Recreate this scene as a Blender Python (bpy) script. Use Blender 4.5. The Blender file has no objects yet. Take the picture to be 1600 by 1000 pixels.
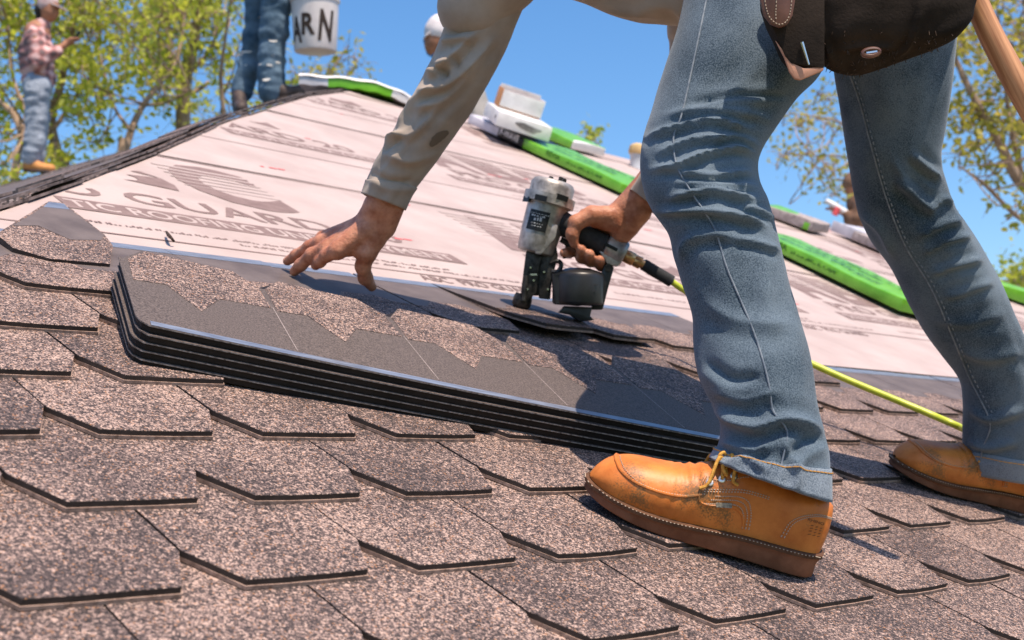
import bpy, bmesh, math, random
import numpy as np
from mathutils import Vector, Matrix

random.seed(7); np.random.seed(7)
SC = bpy.context.scene
COL = SC.collection

# ---------------------------------------------------------------- camera
PITCH = math.radians(27.0)
CP, SP = math.cos(PITCH), math.sin(PITCH)
CAM = np.array([-0.43578815, -0.95942946, 0.10646022])
# columns: image right, image down, view direction (world axes: X along the courses, Z up)
RW = np.array([[0.7035282, 0.07329061, 0.70687804],
               [-0.71058879, 0.08733501, 0.69816629],
               [-0.01056617, -0.99347928, 0.11352213]])
FPX = 1987.0           # focal length in pixels of a 1600 px wide frame
cam_d = bpy.data.cameras.new('camera'); cam = bpy.data.objects.new('camera', cam_d); COL.objects.link(cam)
cam_d.sensor_width = 36.0; cam_d.lens = FPX / 1600.0 * 36.0
cam_d.clip_start = 0.05; cam_d.clip_end = 2000
cam_d.dof.use_dof = True; cam_d.dof.focus_distance = 1.65; cam_d.dof.aperture_fstop = 8.5
mw = Matrix.Identity(4)
for i in range(3):
    mw[i][0] = RW[i][0]; mw[i][1] = -RW[i][1]; mw[i][2] = -RW[i][2]; mw[i][3] = CAM[i]
cam.matrix_world = mw
SC.camera = cam

# ---------------------------------------------------------------- sky and sun
SUN_EL = math.radians(64); SUN_DIR_XY = math.radians(-166)   # azimuth from +Y, clockwise
sun_v = Vector((math.sin(SUN_DIR_XY) * math.cos(SUN_EL), math.cos(SUN_DIR_XY) * math.cos(SUN_EL), math.sin(SUN_EL)))
W = bpy.data.worlds.new('World'); SC.world = W; W.use_nodes = True
nt = W.node_tree; bg = nt.nodes['Background']
sky = nt.nodes.new('ShaderNodeTexSky'); sky.sky_type = 'NISHITA'; sky.sun_disc = False
sky.sun_elevation = SUN_EL; sky.sun_rotation = SUN_DIR_XY
sky.air_density = 1.0; sky.dust_density = 1.3; sky.ozone_density = 3.0; sky.altitude = 100
hsv = nt.nodes.new('ShaderNodeHueSaturation'); hsv.inputs['Saturation'].default_value = 1.25; nt.links.new(sky.outputs[0], hsv.inputs['Color']); nt.links.new(hsv.outputs[0], bg.inputs[0]); bg.inputs[1].default_value = 0.15
sl = bpy.data.lights.new('sun', 'SUN'); sl.energy = 4.8; sl.angle = math.radians(0.5); sl.color = (1.0, 0.84, 0.69)
so = bpy.data.objects.new('sun', sl); COL.objects.link(so)
so.rotation_euler = sun_v.to_track_quat('Z', 'Y').to_euler()
SC.view_settings.view_transform = 'Standard'; SC.view_settings.look = 'None'
SC.view_settings.exposure = 0.47; SC.view_settings.gamma = 1.0; SC.view_settings.use_curve_mapping = False

# ---------------------------------------------------------------- coordinates
T = 0.2                 # width of one shingle tab, metres
EXP = 0.1516            # exposure of one course
def at(px, py, d):      # point seen at a pixel of the 1600x1000 photograph, d metres in front of the camera
    return CAM + RW @ (np.array([(px - 800) / FPX, (py - 500) / FPX, 1.0]) * d)
NR = np.array([0.0, -SP, CP])
def roofp(u, v, h=0.0): return np.array([u, v * CP - h * SP, v * SP + h * CP])
def onroof(px, py, h=0.0):
    r = RW @ np.array([(px - 800) / FPX, (py - 500) / FPX, 1.0])
    t = (h - CAM @ NR) / (r @ NR)
    p = CAM + r * t
    return p, t
def roofuv(px, py, h=0.0):
    p, t = onroof(px, py, h)
    return p[0], p[1] * CP + p[2] * SP, t
ROOF_ROT = Matrix.Rotation(PITCH, 4, 'X')
def roofmat(u, v, h=0.0, rot=0.0):
    return Matrix.Translation(Vector(roofp(u, v, h))) @ ROOF_ROT @ Matrix.Rotation(rot, 4, 'Z')
FWD = RW[:, 2]; RGT = RW[:, 0]; UPI = -RW[:, 1]

# ---------------------------------------------------------------- materials
MATS = {}
def _n(t, k, **kw):
    x = t.nodes.new(k)
    for a, b in kw.items(): setattr(x, a, b)
    return x
def M(name, c1, c2=None, scale=20.0, detail=4.0, rough=0.6, spec=0.3, metal=0.0, bump=None, lo=0.35, hi=0.65, stretch=None, coord='Object', sheen=0.0, transl=0.0, rnd=0.0):
    m = bpy.data.materials.new(name); m.use_nodes = True; t = m.node_tree
    b = t.nodes['Principled BSDF']
    b.inputs['Roughness'].default_value = rough; b.inputs['Metallic'].default_value = metal
    b.inputs['Specular IOR Level'].default_value = spec
    if sheen: b.inputs['Sheen Weight'].default_value = sheen; b.inputs['Sheen Roughness'].default_value = 0.5
    co = _n(t, 'ShaderNodeTexCoord')
    src = co.outputs['Object']
    if coord == 'World':
        g = _n(t, 'ShaderNodeNewGeometry'); src = g.outputs['Position']
    if coord == 'UV': src = co.outputs['UV']
    if stretch:
        mp = _n(t, 'ShaderNodeMapping'); mp.inputs['Scale'].default_value = stretch
        t.links.new(src, mp.inputs[0]); src = mp.outputs[0]
    col = None
    if c2 is None:
        b.inputs['Base Color'].default_value = (*c1, 1)
    else:
        nz = _n(t, 'ShaderNodeTexNoise'); nz.inputs['Scale'].default_value = scale; nz.inputs['Detail'].default_value = detail
        nz.inputs['Roughness'].default_value = 0.6
        t.links.new(src, nz.inputs['Vector'])
        rp = _n(t, 'ShaderNodeValToRGB'); rp.color_ramp.elements[0].position = lo; rp.color_ramp.elements[1].position = hi
        rp.color_ramp.elements[0].color = (*c1, 1); rp.color_ramp.elements[1].color = (*c2, 1)
        t.links.new(nz.outputs['Fac'], rp.inputs[0]); col = rp.outputs[0]
        if rnd:
            oi = _n(t, 'ShaderNodeObjectInfo'); hs = _n(t, 'ShaderNodeHueSaturation')
            mr = _n(t, 'ShaderNodeMapRange'); mr.inputs[3].default_value = 1 - rnd; mr.inputs[4].default_value = 1 + rnd
            t.links.new(oi.outputs['Random'], mr.inputs[0]); t.links.new(mr.outputs[0], hs.inputs['Value'])
            t.links.new(col, hs.inputs['Color']); col = hs.outputs[0]
        t.links.new(col, b.inputs['Base Color'])
    if bump:
        n2 = _n(t, 'ShaderNodeTexNoise'); n2.inputs['Scale'].default_value = bump[0]; n2.inputs['Detail'].default_value = 3
        t.links.new(src, n2.inputs['Vector'])
        bp = _n(t, 'ShaderNodeBump'); bp.inputs['Strength'].default_value = bump[1]; bp.inputs['Distance'].default_value = bump[2] if len(bump) > 2 else 0.002
        t.links.new(n2.outputs['Fac'], bp.inputs['Height']); t.links.new(bp.outputs[0], b.inputs['Normal'])
    if transl:
        tr = _n(t, 'ShaderNodeBsdfTranslucent'); mx = _n(t, 'ShaderNodeMixShader'); mx.inputs[0].default_value = transl
        if col is not None: t.links.new(col, tr.inputs[0])
        else: tr.inputs[0].default_value = (*c1, 1)
        out = t.nodes['Material Output']
        t.links.new(b.outputs[0], mx.inputs[1]); t.links.new(tr.outputs[0], mx.inputs[2]); t.links.new(mx.outputs[0], out.inputs[0])
    MATS[name] = m
    return m

def granules(name, dark, mid, pale, fine=560.0):
    """roofing granules: tiny stones of several colours, tinted a little per shingle"""
    m = bpy.data.materials.new(name); m.use_nodes = True; t = m.node_tree; b = t.nodes['Principled BSDF']
    g = _n(t, 'ShaderNodeNewGeometry')
    v1 = _n(t, 'ShaderNodeTexVoronoi'); v1.inputs['Scale'].default_value = fine
    t.links.new(g.outputs['Position'], v1.inputs['Vector'])
    wn = _n(t, 'ShaderNodeTexWhiteNoise', noise_dimensions='3D'); t.links.new(v1.outputs['Color'], wn.inputs['Vector'])
    nz = _n(t, 'ShaderNodeTexNoise'); nz.inputs['Scale'].default_value = 150; nz.inputs['Detail'].default_value = 3
    t.links.new(g.outputs['Position'], nz.inputs['Vector'])
    big = _n(t, 'ShaderNodeTexNoise'); big.inputs['Scale'].default_value = 9; big.inputs['Detail'].default_value = 3
    t.links.new(g.outputs['Position'], big.inputs['Vector'])
    oi = _n(t, 'ShaderNodeObjectInfo')
    def mth(op, a, bb):
        x = _n(t, 'ShaderNodeMath', operation=op)
        for k, q in ((0, a), (1, bb)):
            if isinstance(q, (int, float)): x.inputs[k].default_value = q
            else: t.links.new(q, x.inputs[k])
        return x.outputs[0]
    val = mth('ADD', mth('MULTIPLY', wn.outputs['Value'], 0.62), mth('MULTIPLY', mth('SUBTRACT', nz.outputs['Fac'], 0.5), 0.75))
    val = mth('ADD', val, mth('MULTIPLY', mth('SUBTRACT', big.outputs['Fac'], 0.5), 0.42))
    val = mth('ADD', val, mth('MULTIPLY', mth('SUBTRACT', oi.outputs['Random'], 0.5), 0.13))
    rp = _n(t, 'ShaderNodeValToRGB'); rp.color_ramp.interpolation = 'LINEAR'
    e = rp.color_ramp.elements
    e[0].position = 0.10; e[0].color = (*dark, 1); e[1].position = 0.62; e[1].color = (*pale, 1)
    k = e.new(0.30); k.color = (*mid, 1)
    k = e.new(0.44); k.color = (mid[0] * 1.9, mid[1] * 1.8, mid[2] * 1.8, 1)
    t.links.new(val, rp.inputs[0])
    # a few warm orange stones
    w2 = _n(t, 'ShaderNodeSeparateColor'); t.links.new(v1.outputs['Color'], w2.inputs[0])
    th = mth('GREATER_THAN', w2.outputs[1], 0.97)
    mx = _n(t, 'ShaderNodeMix', data_type='RGBA'); t.links.new(th, mx.inputs[0]); t.links.new(rp.outputs[0], mx.inputs[6])
    mx.inputs[7].default_value = (0.34, 0.17, 0.09, 1)
    t.links.new(mx.outputs[2], b.inputs['Base Color'])
    b.inputs['Roughness'].default_value = 0.72; b.inputs['Specular IOR Level'].default_value = 0.35
    bp = _n(t, 'ShaderNodeBump'); bp.inputs['Strength'].default_value = 0.7; bp.inputs['Distance'].default_value = 0.0012
    ds = mth('ADD', mth('MULTIPLY', v1.outputs['Distance'], -1.0), mth('MULTIPLY', wn.outputs['Value'], 0.5))
    t.links.new(ds, bp.inputs['Height']); t.links.new(bp.outputs[0], b.inputs['Normal'])
    MATS[name] = m
    return m

# ---------------------------------------------------------------- objects
def link(o, parent=None):
    COL.objects.link(o)
    if parent is not None:
        o.parent = parent
        o.matrix_parent_inverse = parent.matrix_world.inverted() if parent.matrix_world else Matrix.Identity(4)
    return o
def tag(o, label=None, cat=None, group=None, kind=None):
    if label: o['label'] = label
    if cat: o['category'] = cat
    if group: o['group'] = group
    if kind: o['kind'] = kind
    return o
def empty(name, loc, label=None, cat=None, group=None, kind=None):
    o = bpy.data.objects.new(name, None); o.empty_display_size = 0.1
    o.matrix_world = Matrix.Translation(Vector(loc)); COL.objects.link(o)
    return tag(o, label, cat, group, kind)
def mesh_obj(name, verts, faces, mats, parent=None, smooth=True, idx=None, sharp=None, mw=None):
    me = bpy.data.meshes.new(name)
    me.from_pydata([tuple(map(float, v)) for v in verts], [], [tuple(int(i) for i in f) for f in faces])
    if not isinstance(mats, (list, tuple)): mats = [mats]
    for m in mats: me.materials.append(m)
    if idx is not None: me.polygons.foreach_set('material_index', idx)
    if smooth: me.polygons.foreach_set('use_smooth', [True] * len(me.polygons))
    if sharp is not None: me.set_sharp_from_angle(angle=math.radians(sharp))
    me.update()
    o = bpy.data.objects.new(name, me)
    COL.objects.link(o)
    if mw is not None: o.matrix_world = mw
    if parent is not None:
        o.parent = parent; o.matrix_parent_inverse = parent.matrix_world.inverted()
    return o
class MB:
    """collects pieces of one part"""
    def __init__(s): s.v = []; s.f = []; s.i = []
    def add(s, v, f, mi=0):
        n = len(s.v); s.v.extend([np.asarray(q, float) for q in v]); s.f.extend([tuple(n + k for k in q) for q in f]); s.i.extend([mi] * len(f))
    def obj(s, name, mats, parent=None, smooth=True, sharp=40, mw=None):
        return mesh_obj(name, s.v, s.f, mats, parent, smooth, s.i, sharp, mw)
def frame(d):
    d = np.asarray(d, float); d = d / (np.linalg.norm(d) + 1e-12)
    a = np.array([0, 0, 1.0]) if abs(d[2]) < 0.9 else np.array([1.0, 0, 0])
    x = np.cross(a, d); x /= np.linalg.norm(x)
    return x, np.cross(d, x), d
def g_lathe(p0, p1, prof, n=24, sx=1.0, sy=1.0, ax=None):
    """revolved profile [(t, r)] along p0 -> p1"""
    p0 = np.asarray(p0, float); p1 = np.asarray(p1, float)
    if ax is None: x, y, d = frame(p1 - p0)
    else:
        d = (p1 - p0) / np.linalg.norm(p1 - p0); x = np.asarray(ax) - d * (np.asarray(ax) @ d); x /= np.linalg.norm(x); y = np.cross(d, x)
    v = []; f = []
    for t, r in prof:
        c = p0 + (p1 - p0) * t
        for k in range(n):
            a = 2 * math.pi * k / n; v.append(c + x * math.cos(a) * r * sx + y * math.sin(a) * r * sy)
    m = len(prof)
    for i in range(m - 1):
        for k in range(n):
            f.append((i * n + k, i * n + (k + 1) % n, (i + 1) * n + (k + 1) % n, (i + 1) * n + k))
    f.append(tuple(range(n - 1, -1, -1))); f.append(tuple((m - 1) * n + k for k in range(n)))
    return v, f
def resample(pts, n):
    pts = np.asarray(pts, float)
    if len(pts) == 2: return np.array([pts[0] + (pts[1] - pts[0]) * t for t in np.linspace(0, 1, n)])
    P = np.vstack([2 * pts[0] - pts[1], pts, 2 * pts[-1] - pts[-2]])
    L = np.r_[0, np.cumsum(np.linalg.norm(np.diff(pts[:, :3], axis=0), axis=1))]
    out = []
    for s in np.linspace(0, L[-1], n):
        i = min(max(np.searchsorted(L, s) - 1, 0), len(pts) - 2)
        t = (s - L[i]) / max(L[i + 1] - L[i], 1e-9)
        a, b, c, d = P[i], P[i + 1], P[i + 2], P[i + 3]
        out.append(0.5 * (2 * b + (c - a) * t + (2 * a - 5 * b + 4 * c - d) * t * t + (3 * b - a - 3 * c + d) * t ** 3))
    return np.array(out)
def g_tube(pts, r, n=8, steps=None, cap=True):
    """tube along a smooth curve; r a number or one per control point"""
    pts = np.asarray(pts, float)
    rr = np.full(len(pts), r) if np.isscalar(r) else np.asarray(r, float)
    q = np.c_[pts, rr]
    if steps: q = resample(q, steps)
    v = []; f = []; m = len(q)
    tang = np.gradient(q[:, :3], axis=0)
    x, y, d = frame(tang[0])
    for i in range(m):
        d = tang[i] / (np.linalg.norm(tang[i]) + 1e-12)
        x = x - d * (x @ d); x /= (np.linalg.norm(x) + 1e-12); y = np.cross(d, x)
        for k in range(n):
            a = 2 * math.pi * k / n; v.append(q[i, :3] + (x * math.cos(a) + y * math.sin(a)) * q[i, 3])
    for i in range(m - 1):
        for k in range(n):
            f.append((i * n + k, i * n + (k + 1) % n, (i + 1) * n + (k + 1) % n, (i + 1) * n + k))
    if cap: f.append(tuple(range(n - 1, -1, -1))); f.append(tuple((m - 1) * n + k for k in range(n)))
    return v, f
def g_prism(poly, lift):
    """polygon (list of 3-D points) swept by the vector lift"""
    n = len(poly); lift = np.asarray(lift, float)
    v = [np.asarray(p, float) for p in poly] + [np.asarray(p, float) + lift for p in poly]
    f = [tuple(range(n - 1, -1, -1)), tuple(range(n, 2 * n))]
    for k in range(n): f.append((k, (k + 1) % n, n + (k + 1) % n, n + k))
    return v, f
def g_box(c, ex, ey, ez):
    c = np.asarray(c, float); ex, ey, ez = (np.asarray(q, float) for q in (ex, ey, ez))
    return g_prism([c - ex - ey - ez, c + ex - ey - ez, c + ex + ey - ez, c - ex + ey - ez], 2 * ez)
def bevel(o, w=0.003, seg=2):
    me = o.data; bm = bmesh.new(); bm.from_mesh(me)
    bmesh.ops.recalc_face_normals(bm, faces=bm.faces)
    ed = [e for e in bm.edges if len(e.link_faces) == 2 and e.calc_face_angle(0) > 0.5]
    bmesh.ops.bevel(bm, geom=ed, offset=w, segments=seg, affect='EDGES', profile=0.6, clamp_overlap=True)
    bm.to_mesh(me); bm.free(); me.polygons.foreach_set('use_smooth', [True] * len(me.polygons)); me.set_sharp_from_angle(angle=math.radians(50)); me.update()
    return o
def fixn(o):
    bm = bmesh.new(); bm.from_mesh(o.data); bmesh.ops.recalc_face_normals(bm, faces=bm.faces); bm.to_mesh(o.data); bm.free(); o.data.update(); return o

# smooth union of tapered capsules -> one closed skin (surface nets)
def skin(prims, res=0.004, blend=0.012):
    P = [(np.asarray(a, float), np.asarray(b, float), float(ra), float(rb)) for a, b, ra, rb in prims]
    pad = blend + 2 * res
    lo = np.min([np.minimum(a - ra, b - rb) for a, b, ra, rb in P], axis=0) - pad
    hi = np.max([np.maximum(a + ra, b + rb) for a, b, ra, rb in P], axis=0) + pad
    dim = np.ceil((hi - lo) / res).astype(int) + 1
    F = np.full(dim, 1.0, np.float32)
    ax = [lo[i] + res * np.arange(dim[i]) for i in range(3)]
    for a, b, ra, rb in P:
        l = np.minimum(a - ra, b - rb) - pad; h = np.maximum(a + ra, b + rb) + pad
        s = [slice(max(int((l[i] - lo[i]) / res), 0), min(int((h[i] - lo[i]) / res) + 2, dim[i])) for i in range(3)]
        X, Y, Z = np.meshgrid(ax[0][s[0]], ax[1][s[1]], ax[2][s[2]], indexing='ij')
        ba = b - a; L2 = ba @ ba + 1e-12
        t = np.clip(((X - a[0]) * ba[0] + (Y - a[1]) * ba[1] + (Z - a[2]) * ba[2]) / L2, 0, 1)
        d = np.sqrt((X - a[0] - t * ba[0]) ** 2 + (Y - a[1] - t * ba[1]) ** 2 + (Z - a[2] - t * ba[2]) ** 2) - (ra + (rb - ra) * t)
        o = F[s[0], s[1], s[2]]
        hh = np.clip(0.5 + 0.5 * (o - d) / blend, 0, 1)
        F[s[0], s[1], s[2]] = o + (d - o) * hh - blend * hh * (1 - hh)
    return nets(F, lo, res)
def nets(F, lo, res):
    S = F < 0
    nx, ny, nz = F.shape
    c = np.zeros((nx - 1, ny - 1, nz - 1), int)
    for i in (0, 1):
        for j in (0, 1):
            for k in (0, 1): c += S[i:nx - 1 + i, j:ny - 1 + j, k:nz - 1 + k]
    act = (c > 0) & (c < 8)
    idx = -np.ones(act.shape, int); I = np.argwhere(act); idx[act] = np.arange(len(I))
    acc = np.zeros((len(I), 3)); cnt = np.zeros(len(I))
    cor = [(i, j, k) for i in (0, 1) for j in (0, 1) for k in (0, 1)]
    for a in cor:
        for b in cor:
            if a < b and sum(abs(p - q) for p, q in zip(a, b)) == 1:
                fa = F[I[:, 0] + a[0], I[:, 1] + a[1], I[:, 2] + a[2]]; fb = F[I[:, 0] + b[0], I[:, 1] + b[1], I[:, 2] + b[2]]
                m = (fa < 0) != (fb < 0)
                t = np.where(m, fa / np.where(m, fa - fb, 1), 0)
                for q in range(3): acc[:, q] += np.where(m, a[q] + (b[q] - a[q]) * t, 0)
                cnt += m
    V = lo + (I + acc / cnt[:, None]) * res
    faces = []
    for d in range(3):
        e = [0, 0, 0]; e[d] = 1
        u, w = [q for q in range(3) if q != d]
        A = S[:nx - e[0], :ny - e[1], :nz - e[2]]; B = S[e[0]:, e[1]:, e[2]:]
        E = np.argwhere(A != B)
        E = E[(E[:, u] > 0) & (E[:, w] > 0) & (E[:, u] < F.shape[u] - 1) & (E[:, w] < F.shape[w] - 1)]
        q = []
        for du, dw in ((0, 0), (1, 0), (1, 1), (0, 1)):
            k = E.copy(); k[:, u] -= du; k[:, w] -= dw; q.append(idx[k[:, 0], k[:, 1], k[:, 2]])
        Q = np.stack(q, 1)
        inside = A[E[:, 0], E[:, 1], E[:, 2]]
        fl = inside if d != 1 else ~inside
        Q[~fl] = Q[~fl][:, ::-1]
        faces.append(Q)
    return V, np.vstack(faces)
def relax(V, Fc, it=2, lam=0.5):
    Fc = np.asarray(Fc)
    for _ in range(it):
        acc = np.zeros_like(V); cnt = np.zeros(len(V))
        for a, b in ((0, 1), (1, 2), (2, 3), (3, 0)):
            np.add.at(acc, Fc[:, a], V[Fc[:, b]]); np.add.at(acc, Fc[:, b], V[Fc[:, a]])
            np.add.at(cnt, Fc[:, a], 1); np.add.at(cnt, Fc[:, b], 1)
        V = V + (acc / np.maximum(cnt, 1)[:, None] - V) * lam
    return V

# lofted sleeve / trouser leg: stations (left px, right px, depth left, depth right, thickness)
def vnoise(x, y, seed=0):
    """cheap smooth value noise on arrays, period free"""
    def h(i, j): 
        n = np.sin(i * 127.1 + j * 311.7 + seed * 74.7) * 43758.5453
        return n - np.floor(n)
    xi, yi = np.floor(x), np.floor(y); fx, fy = x - xi, y - yi
    fx = fx * fx * (3 - 2 * fx); fy = fy * fy * (3 - 2 * fy)
    return (h(xi, yi) * (1 - fx) + h(xi + 1, yi) * fx) * (1 - fy) + (h(xi, yi + 1) * (1 - fx) + h(xi + 1, yi + 1) * fx) * fy * 1.0
def loft(stations, nring=120, nseg=96, disp=None, squash=0.9):
    """stations: (xl, yl, xr, yr, d, k): two silhouette points, distance, depth/width ratio"""
    S = resample(np.array([[(a + c) / 2, (b + e) / 2, 0, a, b, c, e, d, k] for a, b, c, e, d, k in stations], float), nring)
    th = np.linspace(0, 2 * np.pi, nseg, endpoint=False)
    V = np.zeros((nring, nseg, 3)); Nn = np.zeros_like(V)
    for i in range(nring):
        xl, yl, xr, yr, d, k = S[i, 3:]
        A = at(xl, yl, d); B = at(xr, yr, d); c = (A + B) / 2; hw = (B - A) / 2; w = np.linalg.norm(hw); ex = hw / w
        fz = FWD - ex * (FWD @ ex); fz /= np.linalg.norm(fz)
        for j, t in enumerate(th):
            ct, st = math.cos(t), math.sin(t)
            V[i, j] = c + ex * w * ct + fz * w * k * st
            nn = ex * ct + fz * st / k; Nn[i, j] = nn / np.linalg.norm(nn)
    if disp is not None:
        s = np.linspace(0, 1, nring)[:, None] * np.ones((1, nseg)); tt = th[None, :] * np.ones((nring, 1))
        V = V + Nn * disp(s, tt)[:, :, None]
    f = []
    for i in range(nring - 1):
        for j in range(nseg):
            f.append((i * nseg + j, (i + 1) * nseg + j, (i + 1) * nseg + (j + 1) % nseg, i * nseg + (j + 1) % nseg))
    return V, f
# ================================================================ the setting
m_gran = granules('shingle_granules', (0.030, 0.023, 0.023), (0.098, 0.071, 0.063), (0.50, 0.352, 0.285))
m_butt = M('shingle_core', (0.028, 0.02, 0.017), (0.05, 0.036, 0.03), 60, rough=0.7)
m_ledge = M('shingle_ledge', (0.14, 0.09, 0.068), (0.36, 0.25, 0.2), 130, rough=0.75, coord='World', lo=0.3, hi=0.62)
m_film = M('shingle_film', (0.10, 0.08, 0.075), (0.15, 0.122, 0.113), 14, rough=0.55, spec=0.2, bump=(900, 0.15, 0.0005), coord='World')
m_band = M('shingle_band', (0.11, 0.125, 0.165), (0.22, 0.25, 0.31), 26, rough=0.3, spec=0.6, stretch=(1, 9, 1), bump=(60, 0.2, 0.001))
m_under = M('underlayment_fabric', (0.39, 0.308, 0.282), (0.465, 0.377, 0.347), 5, detail=6, rough=0.62, spec=0.25, bump=(16, 0.3, 0.008))
m_ink = M('underlayment_ink', (0.185, 0.128, 0.118), (0.235, 0.168, 0.156), 40, rough=0.7, spec=0.15)
m_red = M('red_chalk', (0.75, 0.11, 0.12), rough=0.8)
m_yellowmark = M('yellow_mark', (0.7, 0.65, 0.05), rough=0.8)
m_deck = M('plywood', (0.36, 0.24, 0.13), (0.5, 0.36, 0.2), 6, rough=0.8)
m_grass = M('lawn', (0.03, 0.06, 0.015), (0.07, 0.11, 0.03), 0.8, rough=0.95)
m_siding = M('siding', (0.6, 0.56, 0.5), (0.66, 0.62, 0.56), 3, rough=0.8)

GZ = -3.3
gv = [(-600, -600, GZ), (600, -600, GZ), (600, 600, GZ), (-600, 600, GZ)]
tag(mesh_obj('ground', gv, [(0, 1, 2, 3)], m_grass, smooth=False), 'lawn around the house far below the roof', 'ground', kind='structure')

# --- the front slope: one face of the hip roof
HIP_V = [-4.0, 1.076, 1.203, 1.433, 1.599, 1.734, 1.962, 2.532, 3.604, 4.33]
HIP_U = [-4.7, 0.310, 0.435, 0.652, 0.798, 0.926, 1.127, 1.608, 2.607, 3.387]
def hip_u(v): return float(np.interp(v, HIP_V, HIP_U))
V_RIDGE = 4.30
U_APEX, U_END = hip_u(V_RIDGE), 5.45
def hip_r(v): return U_END + (V_RIDGE - v) / 0.93
V_EAVE = -1.6
roof = empty('roof', roofp(0, 0), kind='structure')
poly = [roofp(hip_u(V_EAVE), V_EAVE, -0.03), roofp(hip_r(V_EAVE), V_EAVE, -0.03), roofp(U_END, V_RIDGE, -0.03), roofp(U_APEX, V_RIDGE, -0.03)] + [roofp(hip_u(v), v, -0.03) for v in (3.6, 2.53, 1.96, 1.43, 1.08)]
mesh_obj('roof_deck', *g_prism([p + NR * 0.0085 for p in poly], NR * -0.02), m_deck, roof, smooth=False)

# underlayment in overlapping rolls, each a gently waving sheet
rolls = []
v0 = 0.80; k = 0
while v0 < V_RIDGE - 0.02:
    v1 = min(v0 + 1.16, V_RIDGE)
    nu, nv = 150, 16
    verts = []; faces = []
    for j in range(nv + 1):
        v = v0 + (v1 - v0) * j / nv
        a, b = hip_u(v) + 0.004, hip_r(v) - 0.004
        for i in range(nu + 1):
            u = a + (b - a) * i / nu
            h = -0.0175 + 0.0022 * k + 0.0005 * math.sin(u * 7 + v * 3 + k) * math.sin(v * 9 + k * 2)
            edge = 1 - abs(2 * j / nv - 1)
            h += (0.0020 * max(0, math.sin(u * 2.3 + k * 1.7)) ** 6) if j == 0 else 0
            pass
            verts.append(roofp(u, v, h))
    for j in range(nv):
        for i in range(nu):
            q = j * (nu + 1) + i; faces.append((q, q + 1, q + nu + 2, q + nu + 1))
    o = mesh_obj('underlayment_roll', verts, faces, m_under, roof)
    rolls.append((o, v0, v1, k)); v0 += 1.085; k += 1

# --- print on the underlayment
def text_mesh(s, size, weight=0.0, shear=0.0):
    cu = bpy.data.curves.new('t', 'FONT'); cu.body = s; cu.size = size; cu.offset = weight; cu.shear = shear; cu.resolution_u = 3
    o = bpy.data.objects.new('t', cu); COL.objects.link(o)
    dg = bpy.context.evaluated_depsgraph_get(); dg.update()
    me = bpy.data.meshes.new_from_object(o.evaluated_get(dg))
    bpy.data.objects.remove(o); bpy.data.curves.remove(cu)
    v = np.array([q.co[:] for q in me.vertices]) if len(me.vertices) else np.zeros((0, 3)); f = [tuple(p.vertices) for p in me.polygons]
    bpy.data.meshes.remove(me)
    return v, f
def fit_text(s, w, h, weight=0.0):
    v, f = text_mesh(s, 1.0, weight)
    lo, hi = v.min(0), v.max(0)
    v = (v - lo) / np.maximum(hi - lo, 1e-6) * np.array([w, h, 0])
    return v, f
big = {c: fit_text(c, 0.245, 0.33, 0.045) for c in 'ABC'}
pro = fit_text('PRO GUARD 20', 1.02, 0.082, 0.012)
band_t = fit_text('SYNTHETIC ROOFING UNDERLAYMENT', 1.18, 0.046, 0.016)
small = fit_text('ABC  PRO GUARD', 0.36, 0.035, 0.01)
def scribble(w, h, seed=1):
    """a line of print too small to read"""
    rr = random.Random(seed); v = []; f = []; x = 0.0
    while x < w:
        for _ in range(rr.randint(2, 8)):
            l = h * rr.uniform(.3, .6); y0, y1 = rr.choice(((0, 1), (0, .7), (.3, 1), (0, .35))); n = len(v)
            v += [(x, y0 * h, 0), (x + l, y0 * h, 0), (x + l, y1 * h, 0), (x, y1 * h, 0)]; f.append((n, n + 1, n + 2, n + 3)); x += l + h * .22
        x += h * .6
    return np.array(v), f
fine = scribble(0.9, 0.011)
def put(mb, vf, u, v, h, mi=0):
    mb.add([roofp(u + p[0], v + p[1], h) for p in vf[0]], vf[1], mi)
def rect(mb, u0, u1, v0_, v1_, h, mi=0):
    mb.add([roofp(u0, v0_, h), roofp(u1, v0_, h), roofp(u1, v1_, h), roofp(u0, v1_, h)], [(0, 1, 2, 3)], mi)
def inside(u0, u1, v0_, v1_): return u0 > hip_u(v1_) + 0.005 and u1 < hip_r(v1_) - 0.005
PER = 1.47
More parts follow.
